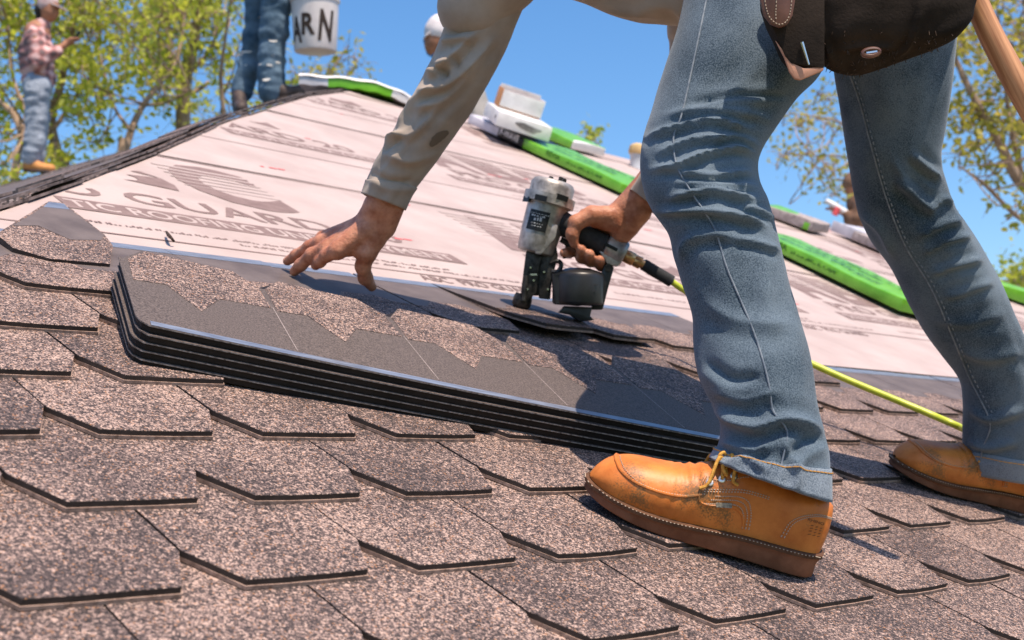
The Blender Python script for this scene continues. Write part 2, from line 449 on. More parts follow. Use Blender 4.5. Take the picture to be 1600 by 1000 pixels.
for o, v0, v1, k in rolls:
    base = 1.285 + 1.085 * (k - 0)           # baseline of the dark band in roll k
    if base > V_RIDGE - 0.1: continue
    off = (0.0, 0.62, 0.25, 0.9)[k % 4]
    hz = -0.0166 + 0.0022 * k
    ink = MB(); paper = MB(); red = MB()
    for q in range(-1, 6):
        u = 0.34 + q * PER + off
        for vf, du, dv in ((band_t, 0.02, 0.012), ):
            if base + 0.07 < V_RIDGE:
                a, b = max(u, hip_u(base + 0.07) + 0.01), min(u + 1.22, hip_r(base + 0.07) - 0.01)
                if b - a > 0.2:
                    rect(ink, a, b, base, base + 0.07, hz)
                    w, f = vf
                    ok = [fc for fc in f if all(a < u + du + w[i][0] < b for i in fc)]
                    put(paper, (w, ok), u + du, base + dv, hz + 0.0004)
        if base + 0.20 < V_RIDGE:
            w, f = pro
            ok = [fc for fc in f if all(inside(u + 0.1 + w[i][0] - .01, u + 0.1 + w[i][0] + .01, base, base + 0.1 + w[i][1]) for i in fc)]
            put(ink, (w, ok), u + 0.1, base + 0.105, hz)
        for n, c in enumerate('ABC'):
            uu = u + 0.09 + n * 0.285
            if base + 0.56 < V_RIDGE:
                w, f = big[c]
                ok = [fc for fc in f if all(inside(uu + w[i][0] - .01, uu + w[i][0] + .01, base, base + 0.215 + w[i][1]) for i in fc)]
                if ok:
                    put(ink, (w, ok), uu, base + 0.215, hz)
                    for s in range(7):      # white speed lines through the upper half of the letters
                        y = base + 0.215 + 0.12 + s * 0.031
                        if inside(uu - 0.005, uu + 0.25, y, y + 0.01): rect(paper, uu - 0.004, uu + 0.25, y, y + 0.0035 + 0.0017 * s, hz + 0.0004)
        if inside(u + 0.2, u + 1.2, base - 0.2, base - 0.1):
            put(ink, fine, u + 0.2, base - 0.075, hz); put(ink, fine, u + 0.55, base - 0.1, hz)
            if base - 0.165 > v0: put(ink, small, u + 0.95, base - 0.175, hz)
    for yy in (base - 0.135, base + 0.585):
        if v0 < yy < min(v1, V_RIDGE): rect(ink, hip_u(yy) + 0.01, hip_r(yy) - 0.01, yy, yy + 0.006, hz)
    nrm = random.Random(k)
    for q in range(16):
        vv = v0 + nrm.random() * (min(v1, V_RIDGE) - v0 - 0.1) + 0.05; a, b = hip_u(vv) + 0.1, hip_r(vv) - 0.1
        uu = a + (b - a) * nrm.random()
        for z in range(nrm.randint(1, 3)):
            w = 0.012 + 0.015 * nrm.random(); rect(red, uu + z * 0.03, uu + z * 0.03 + w, vv + 0.004 * z, vv + 0.008 + 0.004 * z, hz + 0.0003)
    p = ink.obj('printed_lettering', m_ink, o, smooth=False, sharp=None)
    if paper.v: paper.obj('lettering_cutout', m_under, o, smooth=False, sharp=None)
    red.obj('chalk_mark', m_red, o, smooth=False, sharp=None)

# --- shingles: one tab each, four meshes shared by all
TH_T, TH_L = 0.0063, 0.0037       # dark core, pale ledge below it
def tab_mesh(seed, film_from=1.47, length=2.06, smooth_edge=True):
    rr = random.Random(seed)
    j = lambda a: (rr.random() - 0.5) * 2 * a
    bw = 0.134; g = 0.0016
    x0, x1 = -0.033 + g, bw + 0.033 - g
    lp = [(0 + j(.002), 0 + j(.0015)), (bw * 0.33, j(.001)), (bw * 0.67, j(.001)), (bw + j(.002), 0 + j(.0015)), (x1, 0.064 + j(.002)), (x1 - j(.0006), EXP * film_from), (x1 - j(.0006), EXP * length),
          (x0 + j(.0006), EXP * length), (x0 + j(.0006), EXP * film_from), (x0, 0.064 + j(.002))]
    # slight cupping of the butt
    def z(p, base):
        c = (p[0] - bw / 2) / bw
        return base + 0.0028 * c * c * max(0, 1 - p[1] / 0.12)
    t = TH_T + TH_L
    V = []; F = []; I = []
    n = len(lp)
    def ring(h, grow, onlylow=True):
        s = len(V)
        for (x, y) in lp:
            gx, gy = x, y
            if grow and y < EXP * 1.0:
                gy = y - grow * (1 if y < 0.03 else 0.4); gx = x + (grow * 0.7 if x > bw * 0.7 else (-grow * 0.7 if x < bw * 0.3 else 0))
                if y >= 0.05: gx = x; gy = y
            V.append((gx, gy, z((x, y), h)))
        return s
    a = ring(t, -0.0006); a2 = ring(t - 0.0007, 0); b = ring(TH_L, 0); c = ring(TH_L, 0.0016); d = ring(0, 0.0016)
    def band(p, q, mi):
        for k in range(n):
            F.append((q + k, q + (k + 1) % n, p + (k + 1) % n, p + k)); I.append(mi)
    band(a, a2, 0); band(a2, b, 1); band(b, c, 2); band(c, d, 2)
    F.append((a + 0, a + 1, a + 8, a + 9)); F.append((a + 1, a + 2, a + 5, a + 8)); F.append((a + 2, a + 3, a + 4, a + 5)); I.extend([0, 0, 0])
    F.append((a + 8, a + 5, a + 6, a + 7)); I.append(3)
    F.append(tuple(d + k for k in range(n - 1, -1, -1))); I.append(1)
    me = bpy.data.meshes.new('shingle'); me.from_pydata(V, [], F)
    for m in (m_gran, m_butt, m_ledge, m_film): me.materials.append(m)
    me.polygons.foreach_set('material_index', I); me.update()
    return me
TABS = [tab_mesh(s) for s in range(6)]
TOPS = [tab_mesh(s, .70) for s in range(6, 10)]
for me in TOPS:                     # newest courses: smooth film and the bright nailing band still show
    bm = bmesh.new(); bm.from_mesh(me); bm.faces.ensure_lookup_table()
    f = [q for q in bm.faces if q.material_index == 3][0]
    ys = sorted(set(round(v.co.y, 3) for v in f.verts)); zt = max(v.co.z for v in f.verts)
    xa, xb = min(v.co.x for v in f.verts), max(v.co.x for v in f.verts); y1 = EXP * 2.06
    vs = [bm.verts.new((x, y, zt + 0.0004)) for x, y in ((xa, y1 - 0.033), (xb, y1 - 0.033), (xb, y1), (xa, y1))]
    q = bm.faces.new(vs); q.material_index = 4
    hump = [(xa + .001, EXP * .74), (xa + .03, EXP * .74), (0.03, EXP * .98), (0.104, EXP * .98), (xb - .03, EXP * .74), (xb - .001, EXP * .74), (xb - .001, EXP * .69), (xa + .001, EXP * .69)]
    hv = [bm.verts.new((x, y, zt + 0.0005)) for x, y in hump]; q = bm.faces.new(hv); q.material_index = 0
    bm.normal_update(); bm.to_mesh(me); bm.free(); me.materials.append(m_band)
def shingle(r, u, lift=0.0, rot=0.0, me=None, tiltx=0.0, dv=0.0):
    t = TH_T + TH_L
    rr = random.Random(int(r * 131 + u * 977))
    me = me or rr.choice(TABS)
    o = bpy.data.objects.new('shingle', me); COL.objects.link(o)
    slope = math.atan(t / EXP)
    o.matrix_world = roofmat(u * T + (rr.random() - .5) * 0.003, r * EXP + (rr.random() - .5) * 0.003 + dv, 0.0004 + lift, rot + math.radians((rr.random() - .5) * 0.9)) @ Matrix.Rotation(-slope + tiltx + math.radians((rr.random() - .5) * 0.25), 4, 'X')
    o.parent = roof; o.matrix_parent_inverse = roof.matrix_world.inverted()
    return o
def row_end(r):      # courses step down to the right, as laid so far
    return {6: 3.2, 5: 9.6, 4: 10.6}.get(r, 40 if r < 4 else 0)
nsh = 0
for r in range(-4, 7):
    odd = 0.5 if r % 2 else 0.0
    vv = r * EXP
    for q in range(-20, 40):
        u = q + odd
        if u > row_end(r) or u * T - 0.034 < hip_u(vv + 0.06) + 0.0: continue
        if r == 6 and u not in (2.0,): continue
        # only what the picture can see, with a margin
        c = roofp(u * T + 0.07, vv + 0.07)
        q3 = RW.T @ (c - CAM)
        if q3[2] < 0.25: continue
        px, py = 800 + FPX * q3[0] / q3[2], 500 + FPX * q3[1] / q3[2]
        if not (-420 < px < 1760 and py < 1330): continue
        kw = {}
        top = (r >= 5) or (r == 4 and u > 8.8) or (r == 3 and u > 9.8)
        if r == 6: continue
        if top: kw['me'] = TOPS[(q + r) % 4]
        if (r, u) in ((5, 6.5), (5, 7.5)): kw.update(tiltx=math.radians((-3.6, -2.0)[int(u == 7.5)]), lift=(.019, .010)[int(u == 7.5)])   # lifted by the nailer
        shingle(r, u, **kw); nsh += 1
# loose end piece with a trimmed, pointed top
pc = [(-6, 366), (20, 388), (78, 405), (172, 413), (176, 384), (163, 367), (100, 318), (76, 315), (22, 349)]
uv = [roofuv(x, y, 0.006)[:2] for x, y in pc]
o = mesh_obj('trimmed_shingle', [roofp(u, v, .0068) for u, v in uv] + [roofp(u, v, -.001) for u, v in uv],
             [tuple(range(9))[::-1]] + [(k, (k + 1) % 9, 9 + (k + 1) % 9, 9 + k) for k in range(9)], [m_gran, m_butt], roof, smooth=False, idx=[0] + [1] * 9); fixn(o)
uf = [roofuv(x, y, 0.0078)[:2] for x, y in ((20, 352), (60, 352), (110, 374), (158, 375), (163, 367), (108, 325), (70, 322))]
fo = mesh_obj('film', [roofp(u, v, .0074) for u, v in uf], [tuple(range(7))[::-1]], m_film, o, smooth=False); fixn(fo)
ub = [roofuv(x, y, 0.0078)[:2] for x, y in ((68, 323), (109, 327), (100, 318), (76, 315))]
fo = mesh_obj('edge_band', [roofp(u, v, .0076) for u, v in ub], [(3, 2, 1, 0)], m_band, o, smooth=False); fixn(fo)
print('shingles', nsh)
# ================================================================ the stack of loose strips
m_sfilm = M('strip_film', (0.055, 0.045, 0.041), (0.16, 0.128, 0.114), 420, detail=3, rough=0.6, spec=0.15, bump=(1100, 0.25, 0.0006))
m_black = M('strip_core', (0.011, 0.008, 0.007), (0.02, 0.015, 0.013), 30, rough=0.6, spec=0.25)
m_edge = M('strip_edge', (0.10, 0.08, 0.07), (0.4, 0.34, 0.3), 160, rough=0.6, stretch=(1, 1, 1))
m_hump = M('strip_film_dark', (0.10, 0.09, 0.093), (0.17, 0.15, 0.15), 17, detail=6, rough=0.45, spec=0.4, bump=(1100, 0.25, 0.0006))
m_groove = M('strip_groove', (0.36, 0.3, 0.28), (0.2, 0.17, 0.16), 200, rough=0.8)
SU, SV = 0.321, 0.505
SROT = math.atan2(-0.354, 0.935)
NT = 5
labels = ['bottom strip of the loose shingle stack, lying on the laid shingles', 'second strip from the bottom of the loose shingle stack',
          'middle strip of the five in the loose shingle stack', 'second strip from the top of the loose shingle stack',
          'topmost shingle strip of the loose stack, granule tabs showing']
def strip_outline(inset=0.0):
    L = NT * T + 0.015; D = 0.288
    pts = [(0.02 + inset, 0.0 + inset)]
    for q in np.linspace(0.1, L - 0.02, 16): pts.append((q, inset))
    pts += [(L - inset, inset), (L - inset, D)]
    for n in range(NT - 1, -1, -1):
        a, b = n * T + 0.012 + (0.004 if n else 0), (n + 1) * T + 0.012 - 0.004
        pts += [(b - inset, D + 0.003), (b - 0.03 - inset, 0.352 - inset), (a + 0.03 + inset, 0.352 - inset), (a + inset, D + 0.003)]
        if n: pts.append(((a - 0.004), D + 0.003))
    pts += [(0.004 + inset, D), (0.006 + inset, 0.03), (0.010 + inset, 0.012)]
    return pts
def sag(x, y): return 0.004 * (x / 1.0 - 0.5) ** 2 * 4 * (0.4 + 0.6 * (1 - y / 0.33)) - 0.002
for i in range(5):
    h = 0.0035 + i * 0.0108
    jx, jy = (random.random() - .5) * 0.006, (random.random() - .5) * 0.005
    MWs = roofmat(SU + jx, SV + jy, h, SROT + math.radians((random.random() - .5) * 0.4))
    root = bpy.data.objects.new('shingle_strip', None); COL.objects.link(root); root.matrix_world = MWs
    tag(root, labels[i], 'shingle strip', 'strips in the loose shingle stack')
    root.empty_display_size = 0.05
    def ext(name, z0, z1, pts, mats, mi_top, mi_side):
        n = len(pts); V = [(x, y, z0 + sag(x, y)) for x, y in pts] + [(x, y, z1 + sag(x, y)) for x, y in pts]
        bm = bmesh.new(); vs = [bm.verts.new(p) for p in V]
        f1 = bm.faces.new(vs[n:]); f0 = bm.faces.new(vs[:n][::-1])
        for k in range(n):
            f = bm.faces.new((vs[k], vs[(k + 1) % n], vs[n + (k + 1) % n], vs[n + k])); f.material_index = mi_side
        f1.material_index = mi_top; f0.material_index = mi_side
        bmesh.ops.triangulate(bm, faces=[f1, f0])
        me = bpy.data.meshes.new(name); bm.to_mesh(me); bm.free()
        for m in mats: me.materials.append(m)
        o = bpy.data.objects.new(name, me); COL.objects.link(o); o.parent = root
        return o
    ext('core', 0.0, 0.0086, strip_outline(0.003), [m_black], 0, 0)
    ext('top_sheet', 0.008, 0.0096, strip_outline(0.0), [m_sfilm, m_edge], 0, 1)
    if i == 4:
        # hump-shaped dark film zones, granule tabs, bright edge band
        for n in range(NT):
            a, b = n * T + 0.016, (n + 1) * T + 0.008
            c = a - 0.016 + 0.012
            low = [(a, 0.188), (a + 0.046, 0.198), (a + 0.066, 0.146), (a + 0.082, 0.108), (a + 0.118, 0.185), (b, 0.196)]
            up = [(b - 0.0015, 0.291), (b - 0.031, 0.3512), (a + 0.031, 0.3512), (a + 0.0015, 0.291)]
            pts = low + up
            V = [(x, y, 0.0103 + sag(x, y)) for x, y in pts]
            o = mesh_obj('granule_tab', V + [(x, y, 0.0090 + sag(x, y)) for x, y in pts],
                         [tuple(range(len(pts)))] + [(k, len(pts) + k, len(pts) + (k + 1) % len(pts), (k + 1) % len(pts)) for k in range(len(pts))], m_gran, None, smooth=False)
            o.parent = root; fixn(o)
            hp = [(a - 0.03, 0.128), (a + 0.0, 0.17), (a + 0.07, 0.184), (a + 0.105, 0.148), (a + 0.134, 0.119), (a + 0.09, 0.1), (a, 0.095)]
            g = mesh_obj('slot_line', [(x, y, 0.0101 + sag(x, y)) for x, y in ((b + 0.003, 0.20), (b + 0.0045, 0.20), (b + 0.0045, 0.024), (b + 0.003, 0.024))], [(0, 3, 2, 1)], m_groove, None, smooth=False); g.parent = root
        xs = np.linspace(0.022, NT * T + 0.012, 20)
        V = [(x, y, 0.0102 + sag(x, y)) for y in (0.0012, 0.017) for x in xs]
        o = mesh_obj('edge_band', V, [(k, k + 1, 20 + k + 1, 20 + k) for k in range(19)], m_band, None, smooth=False); o.parent = root
# ================================================================ the roofer in the foreground
m_denim = bpy.data.materials.new('denim'); m_denim.use_nodes = True
def denim_nodes(m, dark, light, wear=(0.3, 0.33, 0.36)):
    t = m.node_tree; b = t.nodes['Principled BSDF']
    co = _n(t, 'ShaderNodeTexCoord').outputs['Object']
    n1 = _n(t, 'ShaderNodeTexNoise'); n1.inputs['Scale'].default_value = 560; n1.inputs['Detail'].default_value = 2; t.links.new(co, n1.inputs['Vector'])
    n2 = _n(t, 'ShaderNodeTexNoise'); n2.inputs['Scale'].default_value = 7; n2.inputs['Detail'].default_value = 5; t.links.new(co, n2.inputs['Vector'])
    n3 = _n(t, 'ShaderNodeTexVoronoi'); n3.inputs['Scale'].default_value = 700; t.links.new(co, n3.inputs['Vector'])
    add = _n(t, 'ShaderNodeMath', operation='MULTIPLY_ADD'); t.links.new(n1.outputs['Fac'], add.inputs[0]); add.inputs[1].default_value = 0.75
    t.links.new(n2.outputs['Fac'], add.inputs[2])
    rp = _n(t, 'ShaderNodeValToRGB'); e = rp.color_ramp.elements
    e[0].position = 0.62; e[0].color = (*dark, 1); e[1].position = 1.12 if False else 1.0; e[1].color = (*light, 1)
    t.links.new(add.outputs[0], rp.inputs[0]); t.links.new(rp.outputs[0], b.inputs['Base Color'])
    b.inputs['Roughness'].default_value = 0.85; b.inputs['Specular IOR Level'].default_value = 0.15
    b.inputs['Sheen Weight'].default_value = 0.25; b.inputs['Sheen Tint'].default_value = (0.7, 0.8, 0.9, 1)
    bp = _n(t, 'ShaderNodeBump'); bp.inputs['Strength'].default_value = 0.45; bp.inputs['Distance'].default_value = 0.0012
    t.links.new(n1.outputs['Fac'], bp.inputs['Height']); t.links.new(bp.outputs[0], b.inputs['Normal'])
denim_nodes(m_denim, (0.008, 0.024, 0.042), (0.115, 0.155, 0.192))
m_hem = bpy.data.materials.new('denim_hem'); m_hem.use_nodes = True
denim_nodes(m_hem, (0.03, 0.05, 0.075), (0.2, 0.24, 0.28))
m_thread = M('orange_thread', (0.55, 0.27, 0.06), rough=0.7)
m_seam = M('pale_seam', (0.22, 0.25, 0.28), (0.10, 0.13, 0.17), 90, rough=0.8)
m_shirt = M('olive_cotton', (0.28, 0.226, 0.184), (0.39, 0.325, 0.27), 11, detail=6, rough=0.9, spec=0.1, bump=(700, 0.35, 0.0008), sheen=0.15)
m_stain = M('sweat_stain', (0.15, 0.12, 0.095), rough=0.9)
m_skin = M('skin', (0.33, 0.115, 0.06), (0.58, 0.265, 0.16), 38, detail=9, rough=0.5, spec=0.35, bump=(210, 0.55, 0.0022))
m_skin.node_tree.nodes['Principled BSDF'].inputs['Subsurface Weight'].default_value = 0.08
m_skin.node_tree.nodes['Principled BSDF'].inputs['Subsurface Radius'].default_value = (0.01, 0.004, 0.002)

man = empty('person', roofp(1.25, 0.1), 'bent-over roofer in blue jeans and tan work boots, working with both hands', 'person')

def to_px(P):
    q = (np.asarray(P) - CAM) @ RW
    return 800 + FPX * q[..., 0] / q[..., 2], 500 + FPX * q[..., 1] / q[..., 2]
def seg_dist(px, py, line):
    best = np.full(px.shape, 1e9); side = np.zeros(px.shape); par = np.zeros(px.shape)
    n = len(line) - 1
    for i in range(n):
        a = np.array(line[i], float); b = np.array(line[i + 1], float); d = b - a; L2 = d @ d
        t = np.clip(((px - a[0]) * d[0] + (py - a[1]) * d[1]) / L2, 0, 1)
        qx, qy = px - a[0] - t * d[0], py - a[1] - t * d[1]
        r = np.hypot(qx, qy); s = np.sign(d[0] * qy - d[1] * qx)
        m = r < best; best = np.where(m, r, best); side = np.where(m, s, side); par = np.where(m, (i + t) / n, par)
    return best, side, par
def smooth_line(l, n=24): return [tuple(p[:2]) for p in resample(np.c_[np.array(l, float), np.zeros(len(l))], n)]
def fold(V, nseg, folds, facing):
    """push fabric out along fold lines; each fold is (line, width px, height m): a crest with a crease under it"""
    px, py = to_px(V)
    # normals from the grid
    du = np.roll(V, -1, 1) - np.roll(V, 1, 1); dv = np.gradient(V, axis=0)
    N = np.cross(dv, du); N /= (np.linalg.norm(N, axis=2, keepdims=True) + 1e-12)
    c = V.mean(1, keepdims=True)
    sg = np.sign(((V - c) * N).sum(2)).mean(); N = N * (1 if sg > 0 else -1)
    view = CAM - V; view /= np.linalg.norm(view, axis=2, keepdims=True)
    fac = np.clip((N * view).sum(2) * 2.2 + 0.25, 0, 1)
    D = np.zeros(px.shape)
    for line, w, amp in folds:
        l = smooth_line(line)
        d, s, t = seg_dist(px, py, l)
        taper = np.clip(np.minimum(t, 1 - t) * 5 + 0.15, 0, 1)
        # signed distance: crest sharp on one side, soft on the other, shallow trough below
        sd = d * s
        prof = np.exp(-np.abs(sd / (w * .85)) ** 1.45) - 0.6 * np.exp(-((sd - 1.7 * w) / (1.1 * w)) ** 2) - 0.25 * np.exp(-((sd + 2.0 * w) / (1.4 * w)) ** 2)
        D += 1.3 * amp * taper * prof
    return V + N * (D * fac)[:, :, None], N
def grid_obj(V, f): return [tuple(p) for p in V.reshape(-1, 3)], f
def drape(Vg, N, line, n, off=0.0012):
    """curve on the camera side of a fabric grid following a line seen in the photograph"""
    px, py = to_px(Vg); view = CAM - Vg
    ok = ((N * view).sum(2) > 0)
    out = []
    for x, y in smooth_line(line, n):
        d = np.where(ok, (px - x) ** 2 + (py - y) ** 2, 1e12)
        w = np.exp(-np.clip(d - d.min(), 0, 60) / 14.0) * (d < d.min() + 60)
        p = (Vg * w[:, :, None]).sum((0, 1)) / w.sum(); nn = (N * w[:, :, None]).sum((0, 1)); nn /= np.linalg.norm(nn)
        out.append(p + nn * off)
    o = np.array(out)
    for _ in range(2): o[1:-1] = (o[:-2] + 2 * o[1:-1] + o[2:]) / 4
    return o

def crumple(amp, fs, ft, seed):
    def f(s, t):
        a = vnoise(s * fs + 3 * np.cos(t), np.sin(t) * ft + np.cos(t) * ft * 0.7 + 20, seed) - 0.5
        b = vnoise(s * fs * 2.3 + 2 * np.sin(t), np.cos(t) * ft * 1.7 + 40, seed + 3) - 0.5
        return amp * (a + 0.5 * b)
    return f
# left leg (near the camera)
SL = [(1092, -120, 1350, -90, 1.830, 0.9), (1074, -10, 1316, 20, 1.787, 0.9), (1057, 52, 1296, 85, 1.762, 0.9), (1040, 103, 1279, 122, 1.744, 0.9), (1024, 150, 1243, 157, 1.728, 0.9),
      (1010, 198, 1208, 205, 1.709, 0.92), (1003, 238, 1184, 248, 1.693, 0.95), (1003, 272, 1183, 282, 1.684, 0.97), (1010, 306, 1196, 312, 1.677, 0.97), (1026, 338, 1207, 344, 1.670, 0.95),
      (1043, 366, 1216, 374, 1.663, 0.95), (1052, 400, 1223, 404, 1.656, 0.95), (1068, 444, 1232, 444, 1.646, 0.95), (1083, 490, 1243, 486, 1.635, 0.95), (1089, 540, 1257, 532, 1.622, 0.95),
      (1096, 590, 1267, 580, 1.609, 0.95), (1110, 632, 1273, 624, 1.599, 0.95), (1122, 662, 1281, 660, 1.593, 0.97), (1124, 690, 1291, 704, 1.586, 0.93), (1116, 706, 1294, 745, 1.580, 0.9), (1110, 716, 1296, 782, 1.575, 0.86)]
V, F1 = loft(SL, 210, 150, crumple(0.006, 9, 1.6, 2))
foldsL = [([(1010, 214), (1060, 198), (1120, 187), (1176, 205)], 5, .0075), ([(1028, 239), (1090, 217), (1145, 216)], 5, .006), ([(1016, 266), (1060, 258), (1102, 241), (1150, 231), (1185, 240)], 5.5, .0085),
          ([(1050, 266), (1114, 274), (1175, 268)], 5, .007), ([(1044, 311), (1084, 300), (1122, 297), (1184, 313)], 6, .0085), ([(1024, 331), (1102, 330), (1150, 337), (1200, 351)], 6.5, .0095),
          ([(1062, 406), (1076, 376), (1116, 367), (1150, 372)], 8, .006), ([(1114, 640), (1178, 668), (1229, 655), (1283, 672)], 9, .011), ([(1126, 692), (1176, 704), (1210, 694)], 7, .006),
          ([(1103, 566), (1145, 592), (1190, 588)], 9, -.006), ([(1222, 722), (1256, 694), (1288, 682)], 10, -.008), ([(1082, 161), (1150, 149), (1232, 150)], 5, -.004), ([(1145, 372), (1185, 380), (1222, 392)], 6, .005),
          ([(1160, 320), (1190, 330), (1210, 345)], 5, .006), ([(1060, 285), (1110, 285), (1185, 292)], 5, .006), ([(1100, 470), (1150, 500), (1240, 508)], 14, .004), ([(1110, 610), (1160, 625), (1215, 610)], 9, .004),
          ([(1040, 180), (1090, 172), (1160, 176), (1210, 190)], 6, .004), ([(1105, 225), (1150, 212), (1190, 232)], 5, .005), ([(1225, 690), (1245, 740), (1240, 770)], 8, .005), ([(1140, 728), (1165, 715), (1200, 738)], 7, .005)]
VL, NL = fold(V, 150, foldsL, None)
# right leg (farther away)
SR = [(1300, -120, 1530, -120, 1.940, 0.85), (1300, 20, 1500, 10, 1.976, 0.85), (1304, 112, 1487, 82, 1.999, 0.88), (1314, 160, 1481, 150, 2.014, 0.9), (1322, 205, 1474, 205, 2.028, 0.92), (1328, 250, 1468, 245, 2.039, 0.95), (1337, 298, 1474, 286, 2.059, 0.97),
      (1347, 340, 1487, 324, 2.077, 0.97), (1366, 378, 1507, 354, 2.092, 0.97), (1397, 420, 1531, 392, 2.110, 0.97), (1424, 476, 1560, 444, 2.135, 0.97), (1448, 520, 1585, 500, 2.158, 0.97), (1474, 556, 1607, 548, 2.178, 0.97), (1500, 594, 1628, 592, 2.197, 0.97),
      (1505, 630, 1640, 634, 2.211, 0.97), (1507, 670, 1646, 680, 2.225, 0.92), (1508, 705, 1648, 722, 2.238, 0.86), (1509, 738, 1648, 760, 2.250, 0.8)]
V, F2 = loft(SR, 180, 130, crumple(0.007, 8, 1.5, 9))
foldsR = [([(1400, 280), (1430, 308), (1462, 332)], 8, .010), ([(1425, 243), (1448, 262), (1470, 280)], 6, .008), ([(1436, 369), (1470, 352), (1504, 344)], 6, .008), ([(1443, 396), (1480, 376), (1518, 368)], 5, .007),
          ([(1456, 428), (1490, 415), (1536, 405)], 6, .008), ([(1476, 464), (1505, 457), (1552, 440)], 6, .006), ([(1450, 330), (1475, 312), (1490, 318)], 5, .006), ([(1395, 250), (1420, 290), (1440, 300)], 7, .004), ([(1500, 545), (1540, 560), (1600, 550)], 9, .005),
          ([(1515, 640), (1550, 655), (1600, 640)], 8, .007), ([(1512, 690), (1545, 700), (1590, 690)], 7, .007), ([(1465, 500), (1510, 505), (1570, 490)], 8, .004), ([(1345, 335), (1375, 360), (1395, 400)], 7, .005)]
VR, NRr = fold(V, 130, foldsR, None)
jb = MB(); jb.add(*grid_obj(VL, F1)); jb.add(*grid_obj(VR, F2))
pv, pf = skin([(at(1200, -120, 1.83), at(1420, -120, 1.93), .115, .115), (at(1180, -170, 1.85), at(1400, -180, 1.95), .12, .12), (at(1180, -20, 1.81), at(1190, -120, 1.84), .10, .11), (at(1400, -20, 1.96), at(1410, -120, 1.94), .085, .11)], 0.012, 0.04)
jb.add(pv, pf)
jeans = jb.obj('jeans', m_denim, man, sharp=None)
sm = MB()
for Vg, N, line, n, r in ((VL, NL, [(1108, -20), (1096, 40), (1079, 120), (1063, 189), (1053, 206), (1053, 232), (1058, 261), (1084, 306), (1117, 357), (1136, 420), (1178, 519), (1201, 598), (1208, 645), (1231, 672), (1222, 720), (1213, 764)], 90, 0.0012),
                          (VR, NRr, [(1326, 110), (1345, 165), (1362, 230), (1385, 310), (1415, 385), (1455, 450), (1490, 530), (1515, 590), (1545, 650), (1548, 672), (1535, 700), (1532, 738)], 70, 0.0015)):
    sm = MB(); sm.add(*g_tube(drape(Vg, N, line, n, 0.0008), r, 6)); sm.obj('side_seam', m_seam, jeans)
th = MB()
p2 = drape(VR, NRr, [(1331, 110), (1350, 165), (1367, 230), (1390, 310), (1420, 383), (1460, 447), (1495, 527), (1520, 586), (1551, 645)], 130, 0.0015)
for k in range(0, len(p2) - 1, 2): th.add(*g_tube([p2[k], p2[k + 1]], 0.0011, 5))
th.obj('seam_stitching', m_seam, jeans)
# turned hems: a ring of thicker cloth with orange thread
def hem(Vg, N, rows, name):
    b = MB(); A = Vg[-rows:]; nseg = A.shape[1]
    Nn = N[-rows:]
    out = A + Nn * 0.0022
    inn = A - Nn * 0.003
    G = np.concatenate([A[:1], out, inn[::-1]], 0); m = len(G)
    f = [(i * nseg + j, (i + 1) * nseg + j, (i + 1) * nseg + (j + 1) % nseg, i * nseg + (j + 1) % nseg) for i in range(m - 1) for j in range(nseg)]
    b.add(G.reshape(-1, 3), f)
    o = b.obj(name, m_hem, jeans, sharp=None)
    t = MB(); row = out[1]
    for j in range(0, nseg, 2):
        t.add(*g_tube([row[j] + Nn[1, j] * .0006, (row[(j + 1) % nseg] * .8 + row[j] * .2) + Nn[1, j] * .0006, row[(j + 2) % nseg] * .75 + row[(j + 1) % nseg] * .25], 0.0008, 5))
    t.obj('hem_stitching', m_thread, o)
hem(VL, NL, 9, 'hem'); hem(VR, NRr, 8, 'hem')

# shirt: left sleeve, torso, right sleeve
SS = [(720, -60, 850, -60, 2.04, .9), (709, 0, 822, 0, 2.06, .9), (697, 38, 806, 40, 2.07, .9), (680, 82, 787, 85, 2.08, .9), (657, 128, 766, 128, 2.09, .9), (628, 178, 737, 178, 2.11, .9), (606, 220, 705, 220, 2.12, .92), (591, 246, 683, 250, 2.13, .92), (578, 270, 660, 278, 2.14, .93),
      (570, 288, 642, 302, 2.145, .93), (564, 302, 630, 327, 2.15, .93)]
V, FS = loft(SS, 150, 110, crumple(0.006, 7, 1.4, 5))
foldsS = [([(590, 232), (606, 218), (628, 206)], 5, .009), ([(690, 70), (700, 62), (735, 55)], 7, .007), ([(668, 112), (700, 92), (745, 50)], 8, .009), ([(650, 140), (690, 135), (735, 100), (770, 60)], 8, .008), ([(640, 170), (700, 150), (760, 90)], 9, .006),
          ([(690, 50), (720, 30), (770, 0)], 8, .006), ([(612, 215), (650, 205), (690, 160)], 8, .004), ([(600, 240), (640, 252), (680, 240)], 8, .004), ([(620, 200), (640, 160), (680, 130)], 7, .005), ([(580, 270), (610, 284), (650, 284)], 6, -.004), ([(670, 100), (690, 110), (700, 125)], 6, -.006), ([(705, 85), (715, 105), (712, 120)], 6, -.005)]
VS, NS = fold(V, 110, foldsS, None)
sb = MB(); sb.add(*grid_obj(VS, FS))
ST = [(1165, 75, 1330, -230, 1.93, .6), (1120, 58, 1250, -300, 1.95, .62), (1072, 45, 1170, -350, 1.97, .62), (1010, 36, 1080, -380, 1.99, .62), (950, 18, 990, -400, 2.01, .62), (880, -6, 900, -410, 2.03, .6), (820, -50, 820, -400, 2.05, .55), (770, -110, 770, -350, 2.06, .5), (735, -180, 735, -290, 2.07, .5)]
V, FT = loft(ST, 90, 90, crumple(0.010, 6, 1.6, 8))
VT, NT_ = fold(V, 90, [([(930, 8), (980, 20), (1040, 25)], 9, .006), ([(1000, 10), (1050, 12), (1070, 30)], 7, .006)], None)
sb.add(*grid_obj(VT, FT))
